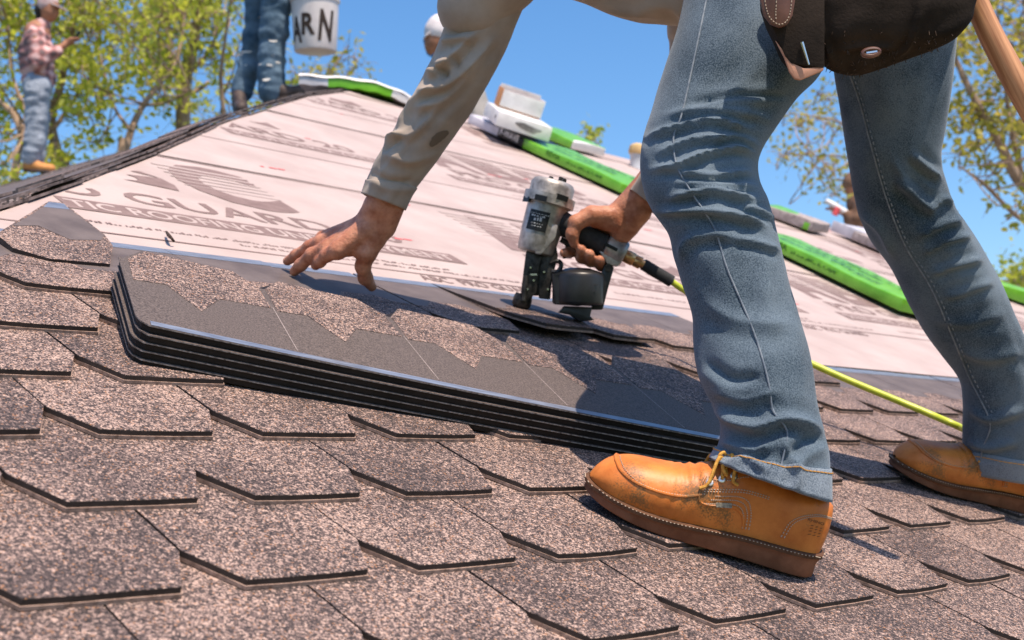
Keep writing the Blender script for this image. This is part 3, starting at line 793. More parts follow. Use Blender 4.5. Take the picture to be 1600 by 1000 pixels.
v, f = skin([(at(850, -200, 2.05), at(780, -60, 2.05), .095, .075), (at(780, -60, 2.05), at(740, 10, 2.06), .075, .06)], 0.012, 0.03); sb.add(v, f)
SRr = [(990, -260, 1130, -260, 2.18, .9), (1020, -100, 1135, -110, 2.24, .9), (1040, 0, 1135, -10, 2.28, .9), (1043, 50, 1125, 50, 2.31, .9), (1046, 72, 1118, 110, 2.34, .9), (1040, 140, 1105, 180, 2.38, .9), (1022, 220, 1080, 250, 2.42, .9), (1000, 270, 1055, 308, 2.45, .92), (984, 296, 1032, 340, 2.47, .92)]
V, FR = loft(SRr, 60, 60, crumple(0.006, 7, 1.4, 15))
sb.add(*grid_obj(V, FR))
shirt = sb.obj('shirt', m_shirt, man, sharp=None)
# cuffs
def cuff(Vg, N, rows):
    A = Vg[-rows:]; Nn = N[-rows:]; nseg = A.shape[1]
    G = np.concatenate([A[:1], A + Nn * .002, (A - Nn * .003)[::-1]], 0); m = len(G)
    f = [(i * nseg + j, (i + 1) * nseg + j, (i + 1) * nseg + (j + 1) % nseg, i * nseg + (j + 1) % nseg) for i in range(m - 1) for j in range(nseg)]
    b = MB(); b.add(G.reshape(-1, 3), f); return b.obj('cuff', m_shirt, shirt, sharp=None)
cuff(VS, NS, 12)
# sweat stain patch on the sleeve, laid on the cloth
def patch(Vg, N, line, r0, name, mat, off=0.0009):
    b = MB(); c = drape(Vg, N, line, 14, off); 
    px, py = to_px(Vg)
    ln = smooth_line(line, 14); V = []; 
    for i, (x, y) in enumerate(ln):
        w = r0 * math.sin(math.pi * (i + .6) / 14.2) ** .6
        dx, dy = (ln[min(i + 1, 13)][0] - ln[max(i - 1, 0)][0], ln[min(i + 1, 13)][1] - ln[max(i - 1, 0)][1]); L = math.hypot(dx, dy); nx, ny = -dy / L, dx / L
        for k in np.linspace(-1, 1, 7): V.append((x + nx * w * k * (1 + .2 * math.sin(i * 2.1 + k)), y + ny * w * k))
    pts = []
    view = CAM - Vg; ok = (N * view).sum(2) > 0
    for x, y in V:
        d = np.where(ok, (px - x) ** 2 + (py - y) ** 2, 1e12); w = np.exp(-np.clip(d - d.min(), 0, 40) / 9.0) * (d < d.min() + 40)
        p = (Vg * w[:, :, None]).sum((0, 1)) / w.sum(); nn = (N * w[:, :, None]).sum((0, 1)); nn /= np.linalg.norm(nn); pts.append(p + nn * off)
    b.add(pts, [(i * 7 + k, i * 7 + k + 1, (i + 1) * 7 + k + 1, (i + 1) * 7 + k) for i in range(13) for k in range(6)])
    return b.obj(name, mat, shirt, sharp=None)
patch(VS, NS, [(672, 228), (684, 215), (700, 205)], 7, 'stain', m_stain)
# ================================================================ boots
m_leather = bpy.data.materials.new('tan_leather'); m_leather.use_nodes = True
def leather_nodes(m):
    t = m.node_tree; b = t.nodes['Principled BSDF']; co = _n(t, 'ShaderNodeTexCoord').outputs['Object']
    n1 = _n(t, 'ShaderNodeTexNoise'); n1.inputs['Scale'].default_value = 22; n1.inputs['Detail'].default_value = 7; n1.inputs['Roughness'].default_value = 0.65; t.links.new(co, n1.inputs['Vector'])
    rp = _n(t, 'ShaderNodeValToRGB'); e = rp.color_ramp.elements
    e[0].position = .28; e[0].color = (0.43, 0.11, 0.016, 1); e[1].position = .72; e[1].color = (0.70, 0.235, 0.045, 1)
    t.links.new(n1.outputs['Fac'], rp.inputs[0])
    # dusty scuffs and dark grime with speckled edges
    n2 = _n(t, 'ShaderNodeTexNoise'); n2.inputs['Scale'].default_value = 13; n2.inputs['Detail'].default_value = 3; t.links.new(co, n2.inputs['Vector'])
    n3 = _n(t, 'ShaderNodeTexNoise'); n3.inputs['Scale'].default_value = 420; n3.inputs['Detail'].default_value = 2; t.links.new(co, n3.inputs['Vector'])
    ad = _n(t, 'ShaderNodeMath', operation='MULTIPLY_ADD'); t.links.new(n3.outputs['Fac'], ad.inputs[0]); ad.inputs[1].default_value = 0.42; t.links.new(n2.outputs['Fac'], ad.inputs[2])
    r2 = _n(t, 'ShaderNodeValToRGB'); r2.color_ramp.elements[0].position = .80; r2.color_ramp.elements[1].position = .92; t.links.new(ad.outputs[0], r2.inputs[0])
    mx = _n(t, 'ShaderNodeMix', data_type='RGBA'); t.links.new(r2.outputs[0], mx.inputs[0]); t.links.new(rp.outputs[0], mx.inputs[6]); mx.inputs[7].default_value = (0.20, 0.095, 0.03, 1)
    t.links.new(mx.outputs[2], b.inputs['Base Color']); b.inputs['Roughness'].default_value = .48; b.inputs['Specular IOR Level'].default_value = .4
    bp = _n(t, 'ShaderNodeBump'); bp.inputs['Strength'].default_value = .35; bp.inputs['Distance'].default_value = .0012
    n4 = _n(t, 'ShaderNodeTexNoise'); n4.inputs['Scale'].default_value = 140; n4.inputs['Detail'].default_value = 5; t.links.new(co, n4.inputs['Vector'])
    t.links.new(n4.outputs['Fac'], bp.inputs['Height']); t.links.new(bp.outputs[0], b.inputs['Normal'])
leather_nodes(m_leather)
m_sole = M('wedge_sole', (0.16, 0.062, 0.032), (0.27, 0.115, 0.062), 26, detail=6, rough=.75, spec=.2, bump=(90, .4, .0015))
m_welt = M('welt_strip', (0.07, 0.032, 0.016), (0.13, 0.06, 0.03), 60, rough=.7)
m_wht = M('white_stitch', (0.45, 0.36, 0.27), rough=.7)
m_lace = M('yellow_lace', (0.46, 0.20, 0.03), (0.66, 0.36, 0.07), 300, rough=.75, bump=(500, .5, .001))
m_eye = M('eyelet_metal', (0.75, 0.68, 0.6), rough=.35, metal=.9)
m_brand = M('pressed_mark', (0.16, 0.06, 0.02), rough=.6)
m_tag = M('cloth_tag', (0.12, 0.11, 0.09), (0.36, 0.32, 0.24), 240, rough=.8)

BL = 0.302
def interp(x, tab): return float(np.interp(x, [a for a, _ in tab], [b for _, b in tab]))
def smooth_tab(tab, n=80):
    r = resample(np.array([[a, b, 0] for a, b in tab], float), n); o = np.argsort(r[:, 0]); return [(r[i, 0], r[i, 1]) for i in o]
W_OUT = smooth_tab([(0, .004), (.004, .018), (.014, .028), (.035, .0335), (.07, .0345), (.11, .036), (.15, .041), (.19, .047), (.22, .0485), (.25, .046), (.275, .038), (.29, .026), (.298, .014), (.302, .002)])
H_UP = smooth_tab([(0, .062), (.01, .068), (.03, .072), (.07, .074), (.10, .082), (.125, .088), (.145, .082), (.165, .074), (.19, .062), (.22, .056), (.25, .051), (.27, .044), (.285, .033), (.296, .018), (.302, .004)])
def zbot(x): return 0.010 * max(0, (x - .19) / .11) ** 2
def zsole(x): return zbot(x) + interp(x, [(0, .033), (.1, .029), (.2, .022), (.302, .016)])
def yc(x): return -0.008 * max(0, (x - .12) / .18) ** 1.5
def PB(x, ph, off=0.0):
    """surface of the upper: ph = 0 on the camera side at the welt, pi on the far side"""
    w = interp(x, W_OUT) * .93; H = interp(x, H_UP)
    c, s = math.cos(ph), math.sin(ph)
    ank = min(1, max(0, (.16 - x) / .08))
    zz = abs(s) ** (.62 + .18 * (1 - ank))
    yy = math.copysign(abs(c) ** .72, c) * (1 - .16 * zz * ank)
    bulge = .0035 * math.sin(min(zz, 1) * math.pi) * (1 - ank)
    xx = x
    if x < .03: xx = x - .006 * math.sin(zz * 2.2) + .006 * zz * 1.6     # rounded heel counter
    p = np.array([xx, yc(x) + (w + bulge) * yy, zsole(x) + H * zz * .93])
    if off:
        e = 1e-3
        a = PB(min(x + e, BL - 1e-4), ph) - PB(max(x - e, 0), ph); b = PB(x, min(ph + e, math.pi)) - PB(x, max(ph - e, 0))
        n = np.cross(a, b); n /= np.linalg.norm(n) + 1e-12
        if n @ np.array([0, c, s + .2]) < 0: n = -n
        p = p + n * off
    return p
def boot_parts(parent, MWb):
    def add(name, mb, mats, par, sharp=40):
        o = mb.obj(name, mats, None, sharp=sharp); o.matrix_world = MWb; o.parent = par; o.matrix_parent_inverse = par.matrix_world.inverted(); return o
    xs = np.r_[np.linspace(0, .03, 14), np.linspace(.034, .27, 70), np.linspace(.273, BL, 18)]
    phs = np.linspace(0, math.pi, 64)
    up = MB(); V = []
    for x in xs:
        for ph in phs:
            p = PB(x, ph)
            # vamp creases behind the toe
            if .16 < x < .235:
                zz = math.sin(ph); p[2] += .0019 * math.sin(x * 520 + 2 * math.cos(ph * 2)) * math.exp(-((x - .185) / .018) ** 2) * zz
                p[1] += .0006 * math.sin(x * 420 + 3 * ph) * math.exp(-((x - .2) / .025) ** 2)
            V.append(p)
    n = len(phs); up.add(V, [(i * n + j, i * n + j + 1, (i + 1) * n + j + 1, (i + 1) * n + j) for i in range(len(xs) - 1) for j in range(n - 1)])
    boot = add('boot', up, m_leather, parent, sharp=None); fixn(boot)
    # outline of the sole
    def ring(z_of, grow, m=60):
        top = [(x, yc(x) + interp(x, W_OUT) + grow) for x in np.linspace(0, BL, m)]
        bot = [(x, yc(x) - interp(x, W_OUT) - grow) for x in np.linspace(BL, 0, m)]
        out = []
        for x, y in top + bot:
            g = 0
            xx = x + (grow * (1 if x > .29 else 0)) - (grow * (1 if x < .01 else 0)); out.append((xx, y, z_of(x)))
        return out
    def rings(levels):
        V = []; f = []
        for z_of, g in levels: V += ring(z_of, g)
        m = 120; k = len(levels)
        for i in range(k - 1):
            for j in range(m): f.append((i * m + j, i * m + (j + 1) % m, (i + 1) * m + (j + 1) % m, (i + 1) * m + j))
        f.append(tuple(range(m))[::-1]); f.append(tuple((k - 1) * m + j for j in range(m)))
        return V, f
    s = MB(); s.add(*rings([(zbot, .0005), (lambda x: zbot(x) + .002, .002), (lambda x: zbot(x) + .55 * (zsole(x) - zbot(x)), .0008), (lambda x: zsole(x) - .006, .003)]))
    sole = add('sole', s, m_sole, boot, 45); fixn(sole)
    w = MB(); w.add(*rings([(lambda x: zsole(x) - .0058, .0022), (lambda x: zsole(x) - .0055, .0045), (lambda x: zsole(x) - .001, .0045), (lambda x: zsole(x) - .0005, .002)]))
    welt = add('welt', w, m_welt, boot, 45); fixn(welt)
    st = MB(); rg = ring(lambda x: zsole(x) - .0012, .0050, 190)
    for j in range(0, 378, 3): st.add(*g_tube([rg[j], rg[(j + 1)], rg[j + 1]][:2], .0006, 5))
    add('welt_stitching', st, m_wht, boot)
    # moc-toe seam, quarter edge, heel counter seams
    ridge = MB()
    def onb(path, nn, off): 
        q = resample(np.array([[a, b * .05, 0] for a, b in path], float), nn); return [PB(a[0], a[1] / .05, off) for a in q]
    moc = onb([(.172, .55), (.195, .50), (.225, .50), (.255, .58), (.272, .85), (.278, 1.3), (.279, 1.57), (.278, 1.85), (.272, 2.3), (.255, 2.56), (.225, 2.64), (.19, 2.64), (.172, 2.6)], 120, .0004)
    ridge.add(*g_tube(moc, .0019, 7))
    quarter = onb([(.172, 1.05), (.175, .75), (.172, .42), (.16, .33), (.132, .30), (.116, .2), (.108, .04)], 60, .0004)
    ridge.add(*g_tube(quarter, .0016, 6))
    add('moc_seam', ridge, m_leather, boot)
    s2 = MB()
    def stitches(path, nn, off=.0009, r=.00075):
        q = onb(path, nn, off)
        for j in range(0, nn - 1, 2): s2.add(*g_tube([q[j], q[j + 1]], r, 5))
    for d in (0, .004, .008): stitches([(.163 + .0 - d, .36 + d * 18), (.127 - d, .325 + d * 16), (.115 - d, .22 + d * 8), (.109 - d, .04)], 60)
    stitches([(.170, .62), (.13, .57), (.09, .60)], 46); stitches([(.170, .67), (.13, .62), (.09, .65)], 46)
    stitches([(.170, .95), (.145, .85), (.122, .95)], 34)
    stitches([(.06, .05), (.055, .3), (.04, .52), (.02, .66), (.004, .7)], 60); stitches([(.056, .05), (.051, .29), (.037, .49), (.019, .62), (.004, .66)], 60)
    stitches(
        [(.168, .56), (.19, .535), (.225, .535), (.25, .61), (.267, .9), (.273, 1.3), (.274, 1.6)], 90, .0009, .0006)
    tag(add('side_stitching', s2, m_wht, boot), kind='stuff')
    ey = MB(); spots = [(.166, .84), (.153, .90), (.140, .98)]
    for k, (x, ph) in enumerate(spots):
        c = PB(x, ph, .0005); c2 = PB(x, ph, .0025); b = MB(); b.add(*g_lathe(c, c2, [(0, .0048), (.6, .0048), (1, .0036), (1.0, .0022), (.4, .0018)], 14)); add('eyelet', b, m_eye, boot)
    lc = MB()
    for k, (x, ph) in enumerate(spots):
        o = spots[(k + 1) % 3] if k < 2 else (.130, 1.1)
        lc.add(*g_tube([PB(x, ph, .002), PB(x - .004, ph + .35, .007), PB(o[0] + .004, 1.57, .008), PB(o[0], 2.1, .006)], .0021, 7, 16))
        lc.add(*g_tube([PB(x, 2.25, .002), PB(x - .004, 1.9, .008), PB(o[0] + .002, 1.4, .010), PB(o[0], o[1] + .05, .004)], .0021, 7, 16))
    kn = PB(.150, 1.4, .007)
    for dx, dy, dz in ((.012, .010, .005), (-.004, .013, .006), (.005, .018, -.004)):
        lc.add(*g_tube([kn, kn + np.array([dx * .6, dy * .6, dz + .006]), kn + np.array([dx, dy, dz]), kn + np.array([dx * .7 - .006, dy * .9 + .002, dz - .008]), kn + np.array([.002, .004, .0])], .0021, 7, 22))
    lc.add(*g_tube([kn, kn + np.array([.012, .012, .004]), PB(.168, .78, .006), PB(.176, .70, .003)], .0021, 7, 16))
    lc.add(*g_tube([kn, kn + np.array([-.008, .014, .008]), PB(.140, .82, .005), PB(.133, .72, .004)], .0021, 7, 16))
    add('lace', lc, m_lace, boot)
    tg = MB(); q = [PB(.152, .38, .0012), PB(.133, .36, .0012), PB(.131, .28, .0016), PB(.150, .30, .0016)]; tg.add(*g_prism(q, np.array([0, .0006, 0]))); add('tag', tg, m_tag, boot)
    tv, tf = fit_text('RHINO', .022, .0042, 0.01)
    br = MB(); br.add([PB(.036 - p[0], .42 + p[1] * 16, .0006) for p in tv], tf)
    for r in range(4):
        for c in range(3): br.add(*g_tube([PB(.03 - c * .006, .34 - r * .055, .0004), PB(.027 - c * .006, .355 - r * .055, .0004)], .0004, 4))
    add('pressed_mark', br, m_brand, boot, None)
    return boot
def bootmat(toe_uv, heel_uv, h, rollx=0.0, pit=0.0):
    d = math.atan2(toe_uv[1] - heel_uv[1], toe_uv[0] - heel_uv[0])
    return roofmat(heel_uv[0], heel_uv[1], h, d) @ Matrix.Rotation(pit, 4, 'Y')
tl_ = np.array(roofuv(912, 752, .030)[:2]); hl2 = np.array(roofuv(1266, 893, .0105)[:2]); print('boot', tl_, hl2, np.linalg.norm(tl_ - hl2))
bootmat_l = bootmat(tl_, hl2, 0.0105)
boot_l = boot_parts(man, bootmat_l)
tr_ = np.array(roofuv(1398, 722, .030)[:2]); dr_ = np.array([.839, -.545]); dr_ /= np.linalg.norm(dr_)
bootmat_r = bootmat(tr_, tr_ + dr_ * .302, 0.0105)
boot_r = boot_parts(man, bootmat_r)
# ================================================================ skin: arms, hands and what the clothes cover
def chain(pts, rad): return [(pts[i], pts[i + 1], rad[i], rad[i + 1]) for i in range(len(pts) - 1)]
def A(x, y, d): return at(x, y, d)
# left hand, fingertips down on the film of the last course
LH = []
w0 = A(632, 255, 2.13); w1 = A(595, 322, 2.155); w2 = A(577, 352, 2.175)
LH += chain([w0, w1, w2], [.027, .0275, .027])
LH += chain([A(612, 322, 2.15), A(600, 352, 2.165)], [.022, .022])
# palm: a fan of metacarpals (index, middle, ring, little)
k_i, k_m, k_r, k_l = A(528, 391, 2.155), A(512, 388, 2.185), A(503, 379, 2.215), A(505, 372, 2.24)
for k, r in ((k_i, .0155), (k_m, .0155), (k_r, .0145), (k_l, .013)): LH += [(w2, k, .021, r)]
LH += [(A(592, 345, 2.16), k_i, .02, .0145)]
LH += [(A(570, 362, 2.16), A(545, 385, 2.17), .02, .018)]
# fingers
LH += chain([k_i, A(511, 399, 2.165), A(500, 409, 2.185), A(493, 415, 2.20)], [.0122, .0108, .0095, .0082])
LH += chain([k_m, A(488, 398, 2.20), A(470, 414, 2.225), A(460, 424, 2.24)], [.0132, .0120, .0105, .0088])
LH += chain([k_r, A(484, 386, 2.235), A(463, 399, 2.262), A(449, 408, 2.28)], [.0125, .0112, .0098, .0082])
LH += chain([k_l, A(489, 382, 2.265), A(474, 393, 2.29), A(464, 402, 2.305)], [.0112, .0100, .0088, .0075])
# thumb from the side of the palm
LH += chain([A(594, 358, 2.165), A(573, 395, 2.165), A(567, 416, 2.18), A(571, 434, 2.20), A(581, 448, 2.225)], [.021, .0168, .0128, .0122, .0085])
LH += chain([A(585, 372, 2.165), A(560, 390, 2.165)], [.018, .012])
hv, hf = skin(LH, 0.0021, 0.0070); hv = relax(hv, hf, 1, .4)
# right hand round the grip of the nailer
RH = []
r0 = A(1040, 262, 2.48); r1 = A(1002, 306, 2.50); r2 = A(972, 334, 2.515)
RH += chain([r0, r1, r2], [.036, .0315, .029])
RH += chain([A(998, 330, 2.50), A(972, 362, 2.52)], [.026, .024])
q = [A(905, 352, 2.565), A(918, 360, 2.57), A(931, 369, 2.572), A(945, 378, 2.572)]      # knuckles on the far side of the grip
for p, r in zip(q, (.016, .016, .0155, .0145)): RH += [(r2, p, .024, r)]
RH += [(A(965, 345, 2.53), A(915, 338, 2.545), .024, .016), (A(980, 352, 2.52), A(958, 374, 2.545), .024, .018)]
# fingers pass under the grip, tips come up on the near side
RH += chain([q[0], A(893, 378, 2.572), A(890, 394, 2.535), A(881, 395, 2.500)], [.0138, .0120, .0108, .0085])
RH += chain([q[1], A(908, 390, 2.575), A(909, 402, 2.530), A(908, 390, 2.495)], [.0138, .0122, .0118, .0100])
RH += chain([q[2], A(922, 398, 2.575), A(923, 408, 2.530), A(921, 397, 2.495)], [.0136, .0122, .0115, .0098])
RH += chain([q[3], A(937, 406, 2.572), A(939, 415, 2.535), A(937, 406, 2.500)], [.0122, .0110, .0105, .0090])
# thumb over the top and down the near side
RH += chain([A(962, 338, 2.505), A(925, 336, 2.495), A(900, 348, 2.492), A(894, 366, 2.492), A(897, 380, 2.494)], [.0215, .0180, .0150, .0125, .0095])
RH += chain([A(965, 350, 2.505), A(930, 345, 2.505)], [.020, .014])
rv, rf = skin(RH, 0.0021, 0.0062); rv = relax(rv, rf, 1, .4)
# the rest of the body under the clothes
BD = []
BD += chain([A(1290, -110, 1.9), A(1120, -160, 1.97), A(960, -190, 2.02), A(840, -220, 2.06)], [.13, .12, .13, .12])
BD += chain([A(840, -220, 2.06), A(770, -240, 2.07)], [.06, .055])
BD += chain([A(755, -250, 2.06), A(690, -235, 2.06)], [.088, .078])
BD += chain([A(850, -190, 2.03), A(780, -30, 2.05), A(728, 95, 2.085), A(632, 252, 2.13)], [.05, .032, .028, .025])
BD += chain([A(960, -230, 2.15), A(1080, -20, 2.28), A(1080, 120, 2.36), A(1035, 268, 2.455)], [.05, .034, .032, .032])
BD += chain([A(1200, -90, 1.83), A(1095, 262, 1.70), A(1160, 450, 1.645), A(1215, 730, 1.58)], [.06, .04, .036, .03])
BD += chain([A(1410, -90, 1.95), A(1405, 290, 2.05), A(1525, 520, 2.165), A(1565, 600, 2.20), A(1580, 720, 2.245)], [.055, .035, .028, .024, .024])
bv, bf = skin(BD, 0.011, 0.03)
bb = MB(); bb.add(hv, hf); bb.add(rv, rf); bb.add(bv, bf)
body = bb.obj('body', m_skin, man, sharp=None)
m_hair = M('dark_hair', (0.012, 0.009, 0.007), (0.03, 0.02, 0.015), 80, rough=.6)
v, f = skin([(A(768, -262, 2.06), A(725, -262, 2.06), .088, .085)], .012, .03)
hb = MB(); hb.add(v, f); hb.obj('hair', m_hair, man)
m_nail = M('finger_nail', (0.62, 0.36, 0.27), rough=.35, spec=.5)
# ================================================================ nailer, hose, pouch, hammer
m_alu = M('cast_aluminium', (0.20, 0.19, 0.18), (0.55, 0.52, 0.49), 38, detail=7, rough=.4, metal=.5, bump=(160, .3, .001))
m_alu2 = M('dirty_cap', (0.2, 0.19, 0.18), (0.45, 0.43, 0.41), 55, detail=7, rough=.5, metal=.55, bump=(220, .3, .0008))
m_blk = M('black_plastic', (0.012, 0.012, 0.013), (0.022, 0.022, 0.024), 40, rough=.38, spec=.5)
m_rub = M('grip_rubber', (0.028, 0.03, 0.034), (0.045, 0.047, 0.05), 90, rough=.75)
m_steel = M('black_steel', (0.018, 0.017, 0.017), (0.07, 0.065, 0.06), 90, rough=.45, metal=.6)
m_bright = M('bright_steel', (0.6, 0.58, 0.56), rough=.25, metal=1.0)
m_brass = M('brass', (0.42, 0.22, 0.09), (0.62, 0.36, 0.16), 80, rough=.33, metal=.9)
m_decal = M('decal_black', (0.012, 0.013, 0.014), rough=.35)
m_decw = M('decal_white', (0.5, 0.52, 0.52), rough=.5)
m_hose = M('lime_hose', (0.42, 0.50, 0.03), (0.55, 0.60, 0.06), 60, rough=.35, spec=.5)
GZD = 2.53
gun = empty('nail_gun', onroof(818, 478)[0], 'pneumatic coil roofing nailer with silver body and black magazine held over the shingles', 'nail gun')
def G(x, y, d=0.0): return at(x, y, GZD + d)
axt, axb = G(866, 283), G(836, 396)
axd = (axt - axb) / np.linalg.norm(axt - axb)
PXM = GZD / FPX
b = MB()
b.add(*g_lathe(axb, axt, [(0, .030), (.02, .036), (.06, .038), (.30, .040), (.60, .0405), (.66, .041)], 36)); body_g = b.obj('body', m_alu, gun)
b = MB(); b.add(*g_lathe(axb, axt, [(.655, .043), (.66, .0455), (.70, .0455), (.705, .044), (.93, .0445), (.985, .040), (1.0, .036), (1.01, .020)], 36)); cap = b.obj('end_cap', m_alu2, gun)
b = MB()
for dx, dy in ((-.018, .01), (.012, -.012), (.02, .018), (-.008, -.022)):
    c = axt + RGT * dx + FWD * dy; b.add(*g_lathe(c - axd * .002, c + axd * .007, [(0, .0048), (.8, .0048), (1, .004)], 6))
b.obj('cap_bolt', m_steel, gun)
b = MB()   # exhaust ring with windows
b.add(*g_lathe(axb, axt, [(.67, .046), (.675, .0515), (.80, .0515), (.805, .046)], 36))
b.obj('exhaust_collar', m_alu, gun)
b = MB()
for a in (-1.1, -0.35, 0.5):
    o = (-FWD * math.cos(a) + RGT * math.sin(a)); c = axb + (axt - axb) * .737 + o * .0495; s = np.cross(axd, o)
    b.add(*g_box(c, s * .0125, axd * .0055, o * .003))
b.obj('exhaust_port', m_decal, gun)
# side rib / handle root
b = MB(); b.add(*g_prism([G(846, 345, -.036), G(872, 352, -.036), G(868, 372, -.036), G(846, 398, -.036), G(836, 396, -.036)], FWD * .07)); bevel(b.obj('cylinder_rib', m_alu, gun), .003)
b = MB(); c0 = axb + (axt - axb) * .33; o = -FWD * .93 - RGT * .3; o /= np.linalg.norm(o); s = np.cross(axd, o); s /= np.linalg.norm(s)
pl = []; nn = 10
for i in range(nn):
    a = (i / (nn - 1) - .5) * 1.05; oo = o * math.cos(a) + s * math.sin(a)
    for k in (.30, .57): pl.append(axb + (axt - axb) * k + oo * .0412)
b.add(pl, [(2 * i, 2 * i + 1, 2 * i + 3, 2 * i + 2) for i in range(nn - 1)]); dec = b.obj('rating_label', m_decal, gun)
b = MB()
for kz, hh, ww in ((.52, .0022, .036), (.485, .004, .030), (.43, .008, .016), (.39, .002, .024), (.355, .002, .020)):   # worn, unreadable print
    x = -ww / 2
    while x < ww / 2:
        l = random.uniform(.001, .005); h2 = hh * random.uniform(.4, 1)
        vs = []
        for p in ((x, 0), (x + l, 0), (x + l, h2), (x, h2)):
            a = p[0] / .0412; oo = o * math.cos(a) + s * math.sin(a); vs.append(axb + (axt - axb) * kz + axd * p[1] + oo * .0418)
        b.add(vs, [(0, 1, 2, 3)]); x += l + random.uniform(.0006, .003)
b.obj('label_print', m_decw, dec, smooth=False, sharp=None)
# grip
h0, h1 = G(872, 346), G(946, 384)
b = MB(); b.add(*g_lathe(G(862, 342), h0, [(0, .026), (1, .024)], 20)); b.add(*g_lathe(h0, h1, [(0, .0235), (.06, .0265), (.12, .0245), (.5, .0205), (.9, .0225), (.96, .0245), (1, .022)], 24)); b.obj('grip', m_rub, gun)
b = MB(); b.add(*g_lathe(h1, G(976, 399), [(0, .0225), (.05, .0265), (.85, .0275), (1, .024)], 24)); b.add(*g_prism([G(936, 392, -.02), G(976, 400, -.02), G(966, 416, -.02), G(950, 414, -.02)], FWD * .04)); bevel(b.obj('handle_end', m_alu, gun), .002)
b = MB(); b.add(*g_box(G(955, 386, -.028), RGT * .012 + UPI * -.006, UPI * .003 + RGT * .0015, FWD * .002)); b.obj('deflector_slot', m_decal, gun)
b = MB(); b.add(*g_lathe(G(968, 396), G(980, 402), [(0, .008), (.5, .008), (.5, .011), (1, .011)], 6)); b.obj('air_inlet', m_bright, gun)
b = MB(); b.add(*g_lathe(G(974, 398), G(1008, 415), [(0, .0115), (.1, .0135), (.45, .0135), (.5, .0115), (.55, .0125), (.8, .0125), (.82, .0095), (1, .0095)], 6 + 10)); b.obj('brass_coupler', m_brass, gun)
b = MB(); prof = []
for k in range(30): prof += [(k / 30, .0112), (k / 30 + .012, .0125), (k / 30 + .024, .0112)]
b.add(*g_lathe(G(1005, 413), G(1050, 440, .01), prof, 14)); b.obj('hose_strain_relief', m_rub, gun)
# trigger and nose
b = MB(); b.add(*g_tube([G(876, 374), G(886, 380), G(891, 392), G(886, 400), G(879, 402)], [.006, .006, .005, .004, .003], 8, 14)); b.obj('trigger', m_steel, gun)
b = MB()
b.add(*g_prism([G(822, 392, -.018), G(848, 398, -.018), G(842, 420, -.018), G(838, 458, -.018), G(824, 470, -.018), G(812, 470, -.018), G(816, 440, -.018)], FWD * .036))
b.add(*g_prism([G(846, 396, -.012), G(868, 376, -.012), G(872, 400, -.012), G(862, 440, -.012), G(860, 468, -.012), G(842, 466, -.012), G(842, 440, -.012)], FWD * .028))
b.add(*g_prism([G(832, 398, -.008), G(866, 392, -.008), G(860, 462, -.008), G(828, 462, -.008)], FWD * .018))
bevel(b.obj('nose', m_steel, gun), .003)
b = MB(); b.add(*g_lathe(G(819, 460), G(813, 481), [(0, .017), (.3, .019), (.8, .019), (1, .015)], 14)); b.add(*g_lathe(G(822, 430, -.02), G(818, 470, -.02), [(0, .005), (1, .005)], 10)); b.obj('contact_tip', m_steel, gun)
b = MB()
for x, y in ((829, 418), (834, 438), (824, 452), (850, 425), (856, 452)):
    b.add(*g_lathe(G(x, y, -.021), G(x, y, -.015), [(0, .0022), (.5, .0035), (1, .0035)], 10))
b.add(*g_box(G(834, 429, -.0195), RGT * .0065, UPI * .0018, FWD * .001)); b.obj('nose_screw', m_bright, gun)
b = MB(); b.add(*g_tube([G(858, 412, -.01), G(872, 408, -.012), G(877, 414, -.012), G(872, 424, -.012), G(862, 424, -.01)], .0045, 8, 20)); b.obj('feed_lever', m_blk, gun)
# coil magazine
b = MB(); m0, m1 = G(905, 419, .0), G(903, 477, .0)
b.add(*g_lathe(m1, m0, [(0, .047), (.05, .0515), (.75, .0525), (.86, .050), (.93, .038), (1.0, .022)], 40)); b.add(*g_prism([G(862, 428, -.03), G(905, 424, -.045), G(938, 432, -.03), G(934, 474, -.03), G(905, 478, -.045), G(866, 474, -.03)], FWD * .06)); mg = bevel(b.obj('magazine', m_blk, gun), .004)
b = MB(); b.add(*g_prism([G(882, 478, -.02), G(926, 480, -.02), G(922, 494, -.02), G(929, 500, -.02), G(905, 503, -.02), G(892, 492, -.02), G(872, 488, -.02)], FWD * .05)); bevel(b.obj('magazine_base', m_blk, gun), .003)
b = MB(); b.add(*g_prism([G(945, 413, -.014), G(960, 417, -.014), G(950, 452, -.014), G(942, 484, -.014), G(924, 484, -.014), G(932, 448, -.014)], FWD * .028)); bevel(b.obj('magazine_bracket', m_blk, gun), .003)
b = MB(); b.add(*g_lathe(G(951, 418, -.02), G(951, 418, .02), [(0, .008), (1, .008)], 12)); b.obj('bracket_pivot', m_steel, gun)
b = MB(); b.add(*g_box(G(928, 445, -.043), RGT * .007, UPI * .0012, FWD * .0008)); b.add(*g_box(G(926, 455, -.0435), RGT * .007, UPI * .0012, FWD * .0008)); b.obj('magazine_rib', m_rub, gun)

# air hose: from the nailer, behind the leg, across the shingles
def hosept(px, py, h): return onroof(px, py, h)[0]
pts = [G(1046, 437, .01), G(1062, 449, .012), G(1082, 462, .02), at(1120, 492, 2.50), at(1170, 520, 2.47), at(1220, 545, 2.45), at(1265, 567, 2.44), at(1330, 596, 2.42), at(1400, 625, 2.40), at(1455, 648, 2.38), at(1505, 670, 2.37)]
e = onroof(1540, 690, .02)[0]; pts += [e, onroof(1600, 712, .016)[0], onroof(1680, 730, .016)[0], onroof(1800, 740, .016)[0]]
hs = MB(); hs.add(*g_tube(pts, .0066, 12, 120)); tag(hs.obj('air_hose', m_hose), 'yellow-green air hose running from the nailer past both legs', 'hose')

